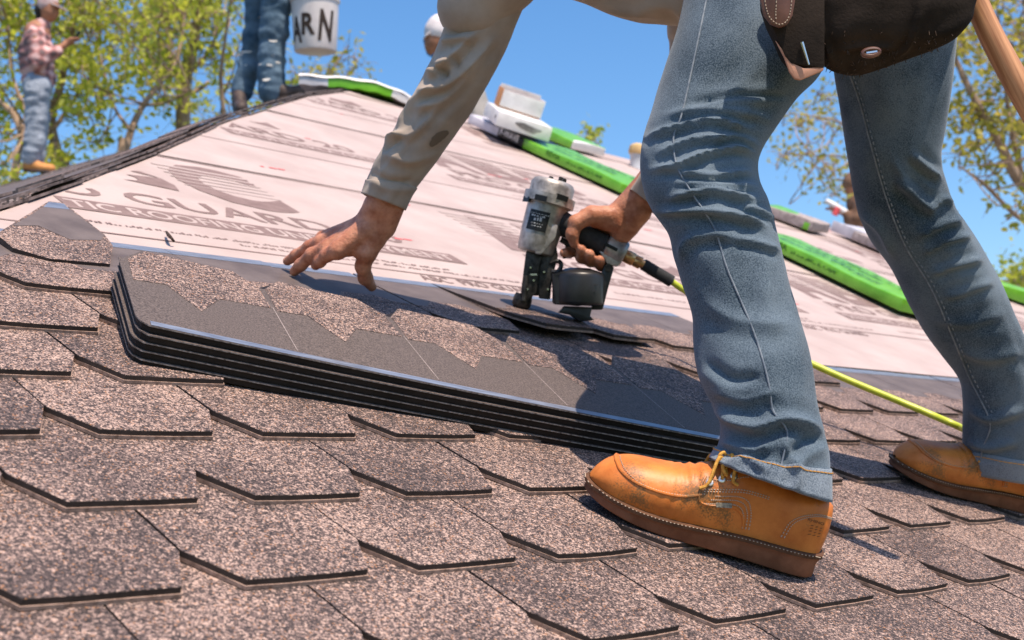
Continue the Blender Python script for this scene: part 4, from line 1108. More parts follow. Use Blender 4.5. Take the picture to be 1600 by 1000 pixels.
# tool pouch on the hip
m_suede = M('dark_suede', (0.009, 0.007, 0.006), (0.036, 0.026, 0.02), 9, detail=7, rough=.85, spec=.12, bump=(260, .5, .0012))
m_suede2 = M('worn_suede', (0.03, 0.02, 0.015), (0.10, 0.068, 0.05), 14, detail=7, rough=.9, spec=.1, bump=(260, .5, .0012))
m_brownl = M('brown_leather', (0.065, 0.024, 0.015), (0.14, 0.06, 0.04), 24, rough=.4, spec=.45)
m_pink = M('raw_leather', (0.42, 0.2, 0.13), (0.52, 0.28, 0.19), 30, rough=.7)
m_wood = M('hickory', (0.24, 0.095, 0.04), (0.60, 0.31, 0.155), 150, detail=5, rough=.45, stretch=(1, 1, .05), lo=.3, hi=.7)
pouch = empty('tool_pouch', at(1390, 116, 1.62), 'dark worn leather tool pouch hanging at the roofer\'s hip', 'tool pouch')
SPo = [(1240, -150, 1560, -150, 1.62, .3), (1250, -60, 1545, -60, 1.61, .34), (1254, -5, 1528, -5, 1.60, .36), (1259, 30, 1519, 30, 1.60, .36), (1264, 58, 1496, 58, 1.60, .34), (1270, 78, 1462, 76, 1.605, .34), (1278, 92, 1424, 90, 1.61, .34), (1288, 104, 1388, 103, 1.615, .36), (1300, 112, 1362, 112, 1.62, .4), (1318, 117, 1345, 117, 1.625, .5)]
V, Fp = loft(SPo, 90, 120, crumple(.005, 5, 1.6, 31))
VP_, NP_ = fold(V, 120, [([(1436, -20), (1434, 30), (1420, 70), (1400, 90)], 4, .004), ([(1275, -10), (1284, 50), (1300, 100)], 5, .003), ([(1310, 80), (1350, 72), (1400, 76)], 5, .003)], None)
b = MB(); b.add(*grid_obj(VP_, Fp)); b.add([tuple(VP_[-1].mean(0))] + [tuple(p) for p in VP_[-1]], [(0, 1 + k, 1 + (k + 1) % 120) for k in range(120)]); b.obj('bag', m_suede, pouch, sharp=None)
def flat_px(poly, d0, d1, name, mat, bev=.002):
    o = MB(); o.add(*g_prism([at(x, y, d0) for x, y in poly], FWD * (d1 - d0))); return bevel(o.obj(name, mat, pouch), bev)
flat_px([(1184, -60), (1188, 0), (1194, 24), (1204, 37), (1218, 43), (1230, 39), (1239, 24), (1243, 0), (1246, -60)], 1.555, 1.561, 'leather_loop', m_brownl)
flat_px([(1190, -60), (1194, 10), (1204, 40), (1214, 60), (1226, 88), (1236, 100), (1262, 104), (1290, 108), (1290, -60)], 1.570, 1.60, 'side_pocket', m_suede, .006)
flat_px([(1212, 62), (1226, 90), (1234, 112), (1242, 123), (1251, 125), (1287, 110), (1288, 104), (1256, 106), (1238, 98)], 1.572, 1.578, 'leather_tip', m_pink)
b = MB(); b.add(*g_tube([at(1253, 66, 1.566), at(1264, 101, 1.566)], [.0022, .0012], 6)); b.obj('steel_nail', m_bright, pouch)
b = MB()
lp = smooth_line([(1191, -40), (1195, 0), (1200, 22), (1208, 33), (1218, 38), (1228, 34), (1234, 22), (1237, 0), (1240, -40)], 70)
for k in range(0, 68, 2): b.add(*g_tube([at(*lp[k], 1.5545), at(*lp[k + 1], 1.5545)], .0007, 5))
l2 = smooth_line([(1212, -40), (1213, 0), (1212, 22), (1213, 34)], 30)
for k in range(0, 28, 2): b.add(*g_tube([at(*l2[k], 1.5545), at(*l2[k + 1], 1.5545)], .0007, 5))
b.obj('loop_stitching', m_wht, pouch)
b = MB(); c = at(1361, 82, 1.535); rr = []
for k in range(25):
    a = 2 * math.pi * k / 24; rr.append(c + RGT * .010 * math.cos(a) + UPI * (.0042 * math.sin(a) + .0012 * math.cos(a)))
b.add(*g_tube(rr, .0028, 8, cap=False)); b.obj('rivet_ring', m_brownl, pouch)
b = MB(); b.add(*g_tube([c - RGT * .006 - UPI * .001, c + RGT * .001, c + RGT * .007 + UPI * .001], .0024, 7)); b.obj('rivet', m_bright, pouch)
b = MB(); random.seed(5)   # frayed lower edge
for k in range(120):
    t_ = random.random(); i = int(t_ * 119); j = 60 + int(random.random() * 59)
    p = VP_[-1 - int(random.random() * 26), j]; b.add(*g_tube([p, p + (-UPI * random.random() + RGT * (random.random() - .5) - FWD * random.random() * .5) * .006], .0005, 4))
b.obj('frayed_edge', m_suede2, pouch)
ham = empty('hammer', at(1530, 20, 1.62), 'hammer with worn wooden handle hanging beside the tool pouch', 'hammer')
hp0, hp1 = at(1490, -90, 1.66), at(1622, 190, 1.62); hL = float(np.linalg.norm(hp1 - hp0)); hx, hy, hz_ = frame(hp1 - hp0)
MH = Matrix([[hx[i], hy[i], hz_[i], hp0[i]] for i in range(3)] + [[0, 0, 0, 1]])
bow = np.array([RGT @ hx, RGT @ hy]) * -.008
b = MB(); b.add(*g_tube([(0, 0, 0), (bow[0] * .6, bow[1] * .6, hL * .25), (bow[0], bow[1], hL * .5), (bow[0] * .5, bow[1] * .5, hL * .78), (0, 0, hL)], [.0115, .0138, .0155, .0165, .0155], 22, 60)); o = b.obj('handle', m_wood, None, mw=MH)
o.parent = ham; o.matrix_parent_inverse = ham.matrix_world.inverted()
b = MB(); b.add(*g_lathe(at(1440, -85, 1.66), at(1530, -110, 1.66), [(0, .014), (.15, .016), (.2, .012), (.4, .014), (.6, .014), (1, .006)], 16)); b.obj('head', m_steel, ham)
# ================================================================ beyond the hip: neighbouring slopes
hipY = lambda x: float(np.interp(x, HIP_U, HIP_V)) * CP
def left_z(x, y):
    yh = hipY(x)
    return .548 + (x - .434) * .4749 + .040 * (y - yh) - .008
m_far = granules('far_granules', (0.05, 0.042, 0.042), (0.13, 0.105, 0.10), (0.45, 0.38, 0.36), 120.0)
lr = empty('left_roof', (0, 3, left_z(0, 3)), kind='structure')
P = [(-3.2, hipY(-3.2)), (3.24, hipY(3.24)), (4.55, 6.1), (5.15, 10.9), (5.15, 13), (-3.2, 13)]
mesh_obj('roof_deck', *g_prism([np.array([x, y, left_z(x, y) - .02]) for x, y in P], (0, 0, -.03)), m_film, lr, smooth=False)
def in_left(x, y):
    if y < hipY(x) + .02 or y > 13: return False
    if x > 3.2:
        xm = np.interp(y, [hipY(3.24), 6.1, 10.9, 13], [3.2, 4.5, 5.1, 5.1]); return x < xm
    return True
tb = MB(); rg = random.Random(3)
for c in range(60):
    x = -2.2 + c * .125
    for k in range(62):
        y = hipY(x) + .03 + k * .2 + (.1 if c % 2 else 0)
        if not (in_left(x, y) and in_left(x + .1, y + .19) and y > hipY(x + .25) + .02): continue
        z0 = left_z(x, y) - .012 + rg.random() * .002
        zb = left_z(x + .24, y) - .02
        tb.add([(x, y + .03, z0), (x, y + .17, z0), (x + .05, y + .198, z0 + .024), (x + .24, y + .198, zb), (x + .24, y + .002, zb), (x + .05, y + .002, z0 + .024),
                (x, y + .03, z0 + .009), (x, y + .17, z0 + .009), (x + .05, y + .198, z0 + .031), (x + .24, y + .198, zb + .008), (x + .24, y + .002, zb + .008), (x + .05, y + .002, z0 + .031)],
               [(6, 11, 10, 9, 8, 7), (0, 1, 7, 6), (1, 2, 8, 7), (2, 3, 9, 8), (5, 0, 6, 11), (4, 5, 11, 10)])
tag(fixn(tb.obj('shingle_courses', m_far, lr, smooth=False, sharp=None)), kind='stuff')
# cut shingle ends overlapping along the hip
rg = random.Random(11)
m_hipg = granules('hip_granules', (0.04, 0.032, 0.032), (0.11, 0.085, 0.08), (0.34, 0.27, 0.25)); m_hipg.node_tree.nodes['Principled BSDF'].inputs['Specular IOR Level'].default_value = .08
m_hipe = M('hip_shingle_edge', (0.10, 0.078, 0.07), (0.30, 0.235, 0.21), 30, rough=.8, coord='World')
hv_ = np.linspace(.7, V_RIDGE - .02, 160); hp_ = np.array([roofp(hip_u(v), v, -.016) for v in hv_])
for _ in range(6): hp_[1:-1] = (hp_[:-2] + 2 * hp_[1:-1] + hp_[2:]) / 4
hl_ = np.r_[0, np.cumsum(np.linalg.norm(np.diff(hp_, axis=0), axis=1))]
def hipf(s):
    p = np.array([np.interp(s, hl_, hp_[:, k]) for k in range(3)]); q = np.array([np.interp(s + .05, hl_, hp_[:, k]) for k in range(3)]); w = np.array([np.interp(s - .05, hl_, hp_[:, k]) for k in range(3)])
    d = (q - w) / np.linalg.norm(q - w); o_ = np.array([-d[1], d[0], 0.0]); o_ /= np.linalg.norm(o_); n_ = np.cross(d, o_); n_ = n_ if n_[2] > 0 else -n_
    return p, d, o_, n_
V = []; f = []
for k, s in enumerate(np.linspace(0, hl_[-1], 60)):
    p, d, o_, n_ = hipf(s); V += [p - n_ * .004, p + o_ * .10 - n_ * .035, p + o_ * .05 - n_ * .2]
    if k: b0 = (k - 1) * 3; f += [(b0 + i, b0 + (i + 1) % 3, b0 + 3 + (i + 1) % 3, b0 + 3 + i) for i in range(3)]
fixn(mesh_obj('hip_board', V, f, m_hipe, roof, smooth=False))
for lay in range(3):
    s = rg.random() * .1
    while s < hl_[-1] - .3:
        L = rg.uniform(.16, .34); wd = rg.uniform(.08, .11)
        p, hd, hs_, hu_ = hipf(s + L / 2)
        c0 = p - hd * L / 2 + hs_ * (-.004 + lay * .013 + rg.uniform(-.003, .003)) + hu_ * (.001 + lay * .0062 + rg.random() * .002)
        a = hs_ * .945 - hu_ * .28
        t_ = rg.uniform(-.015, .02)
        v = [c0, c0 + hd * L, c0 + hd * (L - t_) + a * wd, c0 + hd * t_ + a * wd]
        o = fixn(mesh_obj('hip_shingle', *g_prism(v, hu_ * .005), [m_hipg, m_butt, m_hipe], roof, smooth=False, idx=[2, 0, 2, 2, 2, 2]))
        s += L + rg.choice([.003, .003, .004, .02, .05])
# back and right slopes
m_back = m_film
bk = mesh_obj('back_slope', *g_prism([roofp(U_APEX, V_RIDGE, -.02), roofp(U_END, V_RIDGE, -.02), np.array([U_END + 3, 7.7, -.1]), np.array([U_APEX - .2, 7.7, -.1])], (0, 0, -.03)), m_under, roof, smooth=False)
rs = mesh_obj('right_slope', *g_prism([roofp(U_END, V_RIDGE, -.02), roofp(hip_r(V_EAVE), V_EAVE, -.02), np.array([hip_r(V_EAVE), 7.7, -.76]), np.array([U_END + 3, 7.7, -.1])], (0, 0, -.03)), m_under, roof, smooth=False)

# ================================================================ wrapped bundles
m_green = M('green_wrap', (0.11, 0.36, 0.012), (0.17, 0.47, 0.03), 16, rough=.28, spec=.55, bump=(30, .25, .003))
m_greentop = M('green_wrap_printed', (0.24, 0.50, 0.06), (0.40, 0.66, 0.16), 50, rough=.3, spec=.55, bump=(30, .25, .003))
m_white = M('white_wrap', (0.66, 0.64, 0.62), (0.8, 0.78, 0.76), 14, rough=.35, spec=.5, bump=(24, .35, .004))
m_lav = M('grey_wrap', (0.42, 0.41, 0.45), (0.6, 0.58, 0.62), 14, rough=.4, spec=.5, bump=(24, .35, .004))
m_card = M('cardboard', (0.46, 0.2, 0.08), (0.55, 0.27, 0.12), 12, rough=.8)
m_grey = M('shingle_pack', (0.24, 0.2, 0.19), (0.42, 0.36, 0.34), 40, rough=.8, bump=(60, .5, .004))
m_lab = M('black_label', (0.012, 0.012, 0.013), rough=.35)
m_dktext = M('dark_green_print', (0.02, 0.09, 0.01), rough=.5)
def soft_box(mb, M4, x0, x1, y0, y1, z0, z1, mi=0, seed=0, lump=.004, n=(14, 6, 3)):
    """rounded, slightly lumpy box in a local frame"""
    bm = bmesh.new(); bmesh.ops.create_cube(bm, size=1.0)
    for v in bm.verts: v.co = ((x0 + x1) / 2 + v.co.x * (x1 - x0), (y0 + y1) / 2 + v.co.y * (y1 - y0), (z0 + z1) / 2 + v.co.z * (z1 - z0))
    bmesh.ops.bevel(bm, geom=list(bm.edges), offset=min(.004, (z1 - z0) * .15), segments=2, affect='EDGES', profile=.6)
    bmesh.ops.subdivide_edges(bm, edges=[e for e in bm.edges if e.calc_length() > .12], cuts=5, use_grid_fill=True)
    rr = seed * 3.7
    for v in bm.verts:
        k = (v.co.z - z0) / (z1 - z0)
        v.co.z += lump * k * (math.sin(v.co.x * 11 + rr) + math.sin(v.co.y * 17 + rr * 2)); v.co.y += lump * .6 * math.sin(v.co.x * 14 + rr)
    bm.verts.index_update()
    mb.add([tuple(M4 @ v.co) for v in bm.verts], [tuple(q.index for q in f.verts) for f in bm.faces], mi); bm.free()
def bundle_frame(lo, up, h=0.0, lift=0.0):
    """local x runs from the lower to the upper pixel along the left bottom edge, y to the right, z off the roof"""
    a = np.array(roofuv(*lo, h)[:2]); b = np.array(roofuv(*up, h)[:2]); d = b - a; L = np.linalg.norm(d)
    ang = math.atan2(d[1], d[0])
    return roofmat(a[0], a[1], h + lift, ang) , L
def side_text(mb, M4, s, x_hi, zc, w, h, y=-0.0015):
    tv, tf = fit_text(s, w, h, .02) if s else scribble(w, h, 3)     # on the left flank, reading downhill
    mb.add([tuple(M4 @ Vector((x_hi - p[0], y, zc + p[1]))) for p in tv], tf)
def top_text(mb, M4, s, x_hi, y_, z, w, h):
    tv, tf = fit_text(s, w, h, .02) if s else scribble(w, h, 3)
    mb.add([tuple(M4 @ Vector((x_hi - p[0], y_ - p[1] + h if False else y_ + p[1], z))) for p in tv], tf)
# local y axis points away from the flank seen by the camera: frame is flipped so that +y is to the right
def mk(name, label, lo, up, segs, hgt=.048, wid=.33, text=None, flip=True, h=0.0, toptext=None, group='wrapped shingle bundles on the roof'):
    M4, L = bundle_frame(lo, up, h)
    M4 = M4 @ Matrix.Scale(-1, 4, (0, 1, 0))
    root = empty(name, M4.translation, label, 'bundle', group)
    for k, (n, x0, x1, mat, dz) in enumerate(segs):
        b = MB(); soft_box(b, M4, x0 * L, x1 * L, 0 - dz, wid + dz, 0.001, hgt + dz, 0, len(label) + k); o = fixn(b.obj(n, mat, root, sharp=60))
        if text and n == text[0]:
            b = MB(); 
            for s, xh, zc, w, hh in text[1]: side_text(b, M4, s, xh * L, zc, w, hh, -dz - .0045)
            if toptext:
                for s, xh, yy, w, hh in toptext: top_text(b, M4, s, xh * L, yy, hgt + dz + .0095, w, hh)
            pr = b.obj('print', m_dktext if mat is m_green else m_wht_print, o, smooth=False, sharp=None); tag(pr, kind='stuff')
    return root, M4, L
m_wht_print = M('white_print', (0.85, 0.85, 0.85), rough=.5)
r1, M1, L1 = mk('shingle_bundle', 'long green wrapped bundle with black label, lying below the white boxes', (968, 301), (738, 196), [('green_wrap', 0, .64, m_green, .0), ('black_label', .632, .815, m_lab, .0012), ('white_wrap', .81, 1.04, m_lav, .0)],
   text=('green_wrap', [('REVIA', .47, .018, .10, .026), ('', .34, .02, .20, .012)]), toptext=[('REVIA REVIA REVIA', .56, .10, .45, .05), ('', .5, .2, .4, .03)])
b = MB(); side_text(b, M1, 'F-WAVE', .795 * L1, .016, .15, .032, -.0062); b.obj('label_lettering', m_wht_print, r1, smooth=False, sharp=None)
b = MB(); soft_box(b, M1, .72 * L1, .80 * L1, .02, .12, .058, .0635, 0, 3, .001); b.obj('lime_corner', m_greentop, r1)
mk('shingle_bundle', 'short white bundle with green flank behind the white boxes at the ridge', (890, 232), (822, 204), [('green_wrap', 0, 1.0, m_green, 0.0), ('white_cover', -.02, 1.02, m_white, -.006)], hgt=.05, wid=.30)
r5, M5, L5 = mk('shingle_bundle', 'long green wrapped bundle seen between the roofer\'s two legs', (1404, 486), (1165, 370), [('green_wrap', 0, 1.0, m_green, 0.0)], hgt=.05, wid=.30,
   text=('green_wrap', [('REVIA', .84, .018, .12, .028), ('', .68, .02, .22, .013)]), toptext=[('REVIA REVIA REVIA REVIA', .9, .08, .62, .05), ('', .8, .18, .5, .03)])
mk('shingle_bundle', 'opened grey-brown bundle with green edge high on the roof right of the knee', (1266, 362), (1185, 331), [('shingle_pack', 0, 1.0, m_grey, 0.0), ('green_wrap', .05, 1.03, m_green, -.004)], hgt=.05, wid=.3)
mk('shingle_bundle', 'white bundle end with dark mesh label behind the right knee', (1372, 392), (1296, 360), [('white_wrap', .55, 1.0, m_lav, 0.0), ('dark_label', 0, .56, m_grey, -.003)], hgt=.06, wid=.3)
mk('shingle_bundle', 'green wrapped bundle at the right edge of the photo', (1660, 496), (1553, 458), [('green_wrap', .1, 1.0, m_green, 0.0), ('white_wrap', -.2, .11, m_white, 0.002)], hgt=.06, wid=.3)
# white boxes stacked on the upper end of the long bundle
def boxat(name, label, cat, p, ex, ey, ez, mats, parts):
    root = empty(name, p, label, cat)
    return root
def facebox(root, name, c, ex, ey, ez, mat, bev=.006):
    b = MB(); b.add(*g_box(c, ex, ey, ez)); return bevel(b.obj(name, mat, root), bev)
bx_o = roofp(*roofuv(768, 196, .06)[:2], .062)
d1 = np.array(roofuv(738, 172, .06)[:2]) - np.array(roofuv(775, 205, .06)[:2]); d1 = roofp(*d1); d1 /= np.linalg.norm(d1)
d2 = np.cross(d1, NR)
d2 = d2 if d2[0] > 0 else -d2
wb = empty('white_box', bx_o, 'white stained box lying on the upper end of the long green bundle', 'box', 'white boxes near the ridge')
facebox(wb, 'box', bx_o + d1 * .20 + d2 * .15 + NR * .038, d1 * .20, d2 * .135, NR * .034 + d1 * .004, m_white, .005)
m_smudge = M('smudge', (0.2, 0.18, 0.17), (0.45, 0.42, 0.4), 20, rough=.8)
b = MB(); b.add([bx_o + d1 * (-.0035) + d2 * (.17 + .06 * math.cos(a) * (1 + .25 * math.sin(3 * a))) + NR * (.036 + .018 * math.sin(a) * (1 + .3 * math.cos(2 * a + 1))) for a in np.linspace(0, 5.98, 20)], [tuple(range(20))]); b.obj('grey_stain', m_smudge, wb, smooth=False)
b = MB(); b.add(*g_lathe(bx_o + d1 * .05 + d2 * .0135 + NR * .04, bx_o + d1 * .05 + d2 * .0125 + NR * .04, [(0, .010), (1, .010)], 14)); b.obj('punched_hole', m_lab, wb)
ob = empty('open_box', bx_o + NR * .085, 'small open white box with orange cardboard side, topmost on the pile at the ridge', 'box', 'white boxes near the ridge')
cb = bx_o + d1 * .33 + d2 * .16 + NR * .075
facebox(ob, 'front_panel', cb - d1 * .06 + NR * .045, d1 * .003, d2 * .105, NR * .04, m_white, .0012)
facebox(ob, 'back_panel', cb + d1 * .06 + NR * .055, d1 * .003, d2 * .105, NR * .05, m_white, .0012)
facebox(ob, 'left_panel', cb - d2 * .108 + NR * .045, d1 * .063, d2 * .003, NR * .045, m_card, .0012)
facebox(ob, 'right_panel', cb + d2 * .108 + NR * .045, d1 * .063, d2 * .003, NR * .045, m_white, .0012)
facebox(ob, 'bottom_panel', cb + NR * .003, d1 * .062, d2 * .105, NR * .002, m_card, .001)
# bundle bent over the peak
pb = empty('shingle_bundle', at(560, 142, 6.1), 'white-topped bundle with green wrap sagging over the roof peak', 'bundle', 'wrapped shingle bundles on the roof')
path = resample(np.array([at(467, 123, 6.00), at(515, 126, 6.02), at(565, 131, 6.05), at(612, 143, 6.10), at(650, 163, 6.16), at(690, 190, 6.22)]), 60)
def bent(i0, i1, grow, name, mat, zt=0.020, zb=-.026):
    wdir = FWD * .33 + np.array([0, 0, .0]); wdir = wdir - UPI * (wdir @ UPI); V = []; f = []
    sec = [(0, zb - grow), (0 - grow, zb * .5), (0 - grow, zt * .6), (.05, zt + grow), (.9, zt + grow * 1.0 + .004), (1.0, zt * .5), (1.0, zb)]
    for i in range(i0, i1 + 1):
        tdir = path[min(i + 1, 59)] - path[max(i - 1, 0)]; tdir /= np.linalg.norm(tdir); nn = np.cross(wdir / np.linalg.norm(wdir), tdir); nn = nn if nn @ UPI > 0 else -nn
        for a, z in sec: V.append(path[i] + wdir * a + nn * (z + .0025 * math.sin(i * .9 + a * 5)))
    k = len(sec); m = i1 - i0 + 1
    for i in range(m - 1):
        for j in range(k): f.append((i * k + j, i * k + (j + 1) % k, (i + 1) * k + (j + 1) % k, (i + 1) * k + j))
    f.append(tuple(range(k))); f.append(tuple((m - 1) * k + j for j in range(k))[::-1])
    return fixn(mesh_obj(name, V, f, mat, pb, sharp=50))
bent(0, 12, 0, 'grey_end', m_lav); bent(11, 36, .002, 'green_wrap', m_green); bent(35, 59, 0, 'white_end', m_white)
wdir = FWD * .33; V = []; f = []
for i in range(60):
    for a, z in ((-.02, .014), (.0, .024), (.5, .034), (1.0, .034)): V.append(path[i] + wdir * a + UPI * (z + .003 * math.sin(i * .5 + a * 4)))
f = [(i * 4 + j, i * 4 + j + 1, (i + 1) * 4 + j + 1, (i + 1) * 4 + j) for i in range(59) for j in range(3)]
o = mesh_obj('white_cover', V, f, m_white, pb)
# small vent on the ridge and scraps on the underlayment
m_pipe = M('grey_pipe', (0.4, 0.42, 0.45), (0.5, 0.52, 0.55), 20, rough=.4); m_tan = M('tan_cap', (0.5, 0.32, 0.14), (0.6, 0.42, 0.2), 20, rough=.7)
vp = empty('vent_pipe', at(996, 264, 7.3), 'small grey vent pipe with tan cap on the ridge beside the near knee', 'vent pipe')
b = MB(); b.add(*g_lathe(at(995, 275, 7.3), at(995, 240, 7.3), [(0, .06), (.2, .04), (.9, .038), (1, .045)], 18)); b.obj('pipe', m_pipe, vp)
b = MB(); b.add(*g_lathe(at(995, 241, 7.3), at(996, 224, 7.3), [(0, .045), (.3, .05), (.8, .042), (1, .02)], 18)); b.obj('cap', m_tan, vp)
sc = MB(); sc.add(*g_tube([onroof(260, 362, -.008)[0], onroof(263, 367, -.004)[0], onroof(267, 371, -.002)[0], onroof(272, 377, -.008)[0]], [.002, .0035, .003, .002], 6, 12)); tag(sc.obj('bark_scrap', M('scrap_dark', (.03, .02, .016), (.08, .05, .04), 90, rough=.9)), 'short dark curled scrap lying on the white underlayment', 'scrap')
for px, py, w, lab in ((1433, 487, .06, 'orange scrap beside the lower end of the green bundle'), ):
    u, v, _ = roofuv(px, py); q = MB(); q.add(*g_prism([roofp(u, v, -.012), roofp(u + w, v + .01, -.008), roofp(u + w * .9, v + .05, -.012), roofp(u + .01, v + .04, -.006)], NR * .003)); tag(q.obj('paper_scrap', M('orange_paper', (.7, .2, .04), rough=.6), smooth=False), lab, 'scrap')
# ================================================================ workers farther off
def plaid(name):
    m = bpy.data.materials.new(name); m.use_nodes = True; t = m.node_tree; b = t.nodes['Principled BSDF']; co = _n(t, 'ShaderNodeTexCoord').outputs['Object']
    mx = None
    cols = []
    for ax, sc_ in (('X', 9.0), ('Z', 9.0)):
        w = _n(t, 'ShaderNodeTexWave', wave_type='BANDS', bands_direction=ax); w.inputs['Scale'].default_value = sc_ * .35; w.inputs['Distortion'].default_value = 1.2; w.inputs['Detail'].default_value = 2; t.links.new(co, w.inputs['Vector']); cols.append(w.outputs['Fac'])
    ad = _n(t, 'ShaderNodeMath', operation='ADD'); t.links.new(cols[0], ad.inputs[0]); t.links.new(cols[1], ad.inputs[1])
    hf_ = _n(t, 'ShaderNodeMath', operation='MULTIPLY'); t.links.new(ad.outputs[0], hf_.inputs[0]); hf_.inputs[1].default_value = .5
    rp = _n(t, 'ShaderNodeValToRGB'); e = rp.color_ramp.elements; e[0].position = .2; e[0].color = (.16, .10, .10, 1); e[1].position = .8; e[1].color = (.62, .40, .38, 1)
    k = e.new(.45); k.color = (.38, .16, .15, 1); t.links.new(hf_.outputs[0], rp.inputs[0]); t.links.new(rp.outputs[0], b.inputs['Base Color']); b.inputs['Roughness'].default_value = .85
    return m
m_plaid = plaid('plaid_shirt')
m_ljean = M('pale_denim', (0.20, 0.24, 0.30), (0.40, 0.44, 0.50), 10, detail=6, rough=.85, bump=(18, .6, .02))
m_pjean = M('paint_stained_denim', (0.025, 0.06, 0.10), (0.13, 0.2, 0.27), 6, detail=5, rough=.85, bump=(16, .6, .02))
m_paint = M('dried_paint', (0.55, 0.52, 0.47), (0.7, 0.68, 0.64), 10, rough=.8)
m_fboot = M('far_tan_boot', (0.48, 0.19, 0.05), (0.6, 0.28, 0.09), 10, rough=.6)
m_dboot = M('dark_boot', (0.03, 0.022, 0.02), (0.10, 0.07, 0.06), 10, rough=.6)
m_cap = M('faded_cap', (0.45, 0.3, 0.29), (0.6, 0.5, 0.48), 12, rough=.8)
m_wcap = M('white_cap', (0.62, 0.56, 0.56), (0.75, 0.7, 0.7), 12, rough=.8)
m_phone = M('phone_black', (0.01, 0.01, 0.012), rough=.15, spec=.6)
m_bshirt = M('blue_shirt', (0.08, 0.25, 0.55), (0.12, 0.32, 0.62), 8, rough=.85)
m_gshirt = M('grey_shirt', (0.25, 0.24, 0.23), (0.34, 0.32, 0.3), 8, rough=.85)
m_brownj = M('brown_jacket', (0.14, 0.075, 0.045), (0.24, 0.14, 0.09), 10, rough=.85)
m_yel = M('yellow_vest', (0.75, 0.6, 0.08), (0.85, 0.72, 0.2), 10, rough=.7)
m_dskin = M('tanned_skin', (0.30, 0.13, 0.07), (0.42, 0.2, 0.12), 20, rough=.55)
def mesh_skin(name, prims, mat, parent, res=.014, blend=.03, it=2, wr=0.0, seed=1):
    v, f = skin(prims, res, blend); v = relax(v, f, it, .5)
    if wr:
        q_ = v @ RW; n = (vnoise(q_[:, 0] * 9 + 3 * vnoise(q_[:, 1] * 5, q_[:, 0] * 5, seed), q_[:, 1] * 22, seed) + .6 * vnoise(q_[:, 0] * 20, q_[:, 1] * 30, seed + 5) - .8) * wr * 3
        c = v.mean(0); d = v - c; d[:, 2] = 0; d /= np.linalg.norm(d, axis=1, keepdims=True) + 1e-9; v = v + d * n[:, None]
    b = MB(); b.add(v, f); return b.obj(name, mat, parent, sharp=None)
def hand5(p, dirv, side, s=1.0):
    """small hand: palm and five fingers"""
    d = np.asarray(dirv, float); d /= np.linalg.norm(d); x, y, _ = frame(d); out = [(p, p + d * .06 * s, .03 * s, .034 * s)]
    for k in range(4):
        q = p + d * .075 * s + x * (.03 - .02 * k) * s; out.append((q, q + d * (.05 + .012 * (k in (1, 2))) * s - y * .03 * s, .011 * s, .009 * s))
    out.append((p + d * .02 * s + x * .03 * s, p + d * .06 * s + x * .055 * s - y * .02 * s, .014 * s, .01 * s)); return out
def boot_far(parent, heel, toe, up, mat):
    h = np.asarray(heel); t = np.asarray(toe); u = np.asarray(up); L = t - h
    b = MB(); v, f = skin([(h + u * .05, h + L * .9 + u * .04, .045, .042), (h + u * .04, h + u * .15, .047, .05), (h + L * .35 + u * .07, h + u * .13, .045, .05)], .010, .02); b.add(v, f); o = b.obj('boot', mat, parent, sharp=None)
    s = np.cross(L, u); s /= np.linalg.norm(s)
    b = MB(); b.add(*g_box(h + L * .46 + u * .008, L * .62, s * .045, u * .012)); bevel(b.obj('sole', m_dboot, o), .008)
    return o
UPW = np.array([0, 0, 1.0])
# --- worker with the phone
D1 = 12.1
p1 = empty('person', at(58, 275, D1), 'worker in cap and plaid shirt standing on the roof, looking down at a phone', 'person', 'workers in the background')
W = lambda x, y, d=0.0: at(x, y - 4, D1 + d)
bodyp = chain([W(60, 128), W(57, 85), W(59, 55), W(66, 40), W(72, 30)], [.12, .12, .12, .055, .06]) + [(W(76, 22), W(77, 14), .088, .092), (W(80, 30), W(82, 24), .05, .06)]
bodyp += [(W(90, 24), W(92, 26), .012, .012)]
for dd in (-.16, .16): bodyp += chain([W(56, 64, dd), W(64, 98, dd), W(102, 74, dd * .35)], [.06, .045, .03]) + hand5(W(103, 73, dd * .3), W(116, 64) - W(103, 73), 1)
for dd, k in ((-.1, 0), (.1, 1)): bodyp += chain([W(60, 130, dd), W(58 + 6 * k, 195, dd), W(50 + 8 * k, 255, dd)], [.09, .06, .045])
mesh_skin('body', bodyp, m_dskin, p1, .013, .02)
sh = chain([W(60, 128), W(57, 90), W(58, 62)], [.155, .16, .13])
for dd in (-.17, .17): sh += chain([W(55, 62, dd * .8), W(60, 98, dd), W(88, 84, dd * .6)], [.09, .085, .06])
sh += [(W(61, 54), W(66, 43), .11, .075)]
mesh_skin('shirt', sh, m_plaid, p1, .014, .04, wr=.007)
je = [(W(60, 122), W(58, 140), .145, .14)]
for dd, k in ((-.1, 0), (.1, 1)): je += chain([W(58, 138, dd), W(56 + 5 * k, 190, dd), W(54 + 4 * k, 225, dd), W(48 + 8 * k, 250, dd)], [.12, .098, .09, .085])
mesh_skin('jeans', je, m_ljean, p1, .014, .03, wr=.006, seed=4)
v, f = skin([(W(74, 12), W(75, 8), .098, .098)], .012, .02); b = MB(); b.add(v[:], f); cp = b.obj('cap', m_cap, p1)
b = MB(); c = W(84, 13); ex = W(104, 21) - c; ez = FWD * .085; b.add(*g_prism([c - ez, c + ex * .7 - ez * .9, c + ex - ez * .4, c + ex + ez * .4, c + ex * .7 + ez * .9, c + ez], UPI * .012)); b.obj('cap_brim', m_cap, cp)
mesh_skin('hair', [(W(66, 20), W(66, 32), .075, .06)], m_hair, p1, .012, .02)
for dd, k in ((-.1, 0), (.1, 1)): boot_far(p1, W(44 + 6 * k, 272, dd), W(80 + 3 * k, 274, dd), UPI, m_fboot)
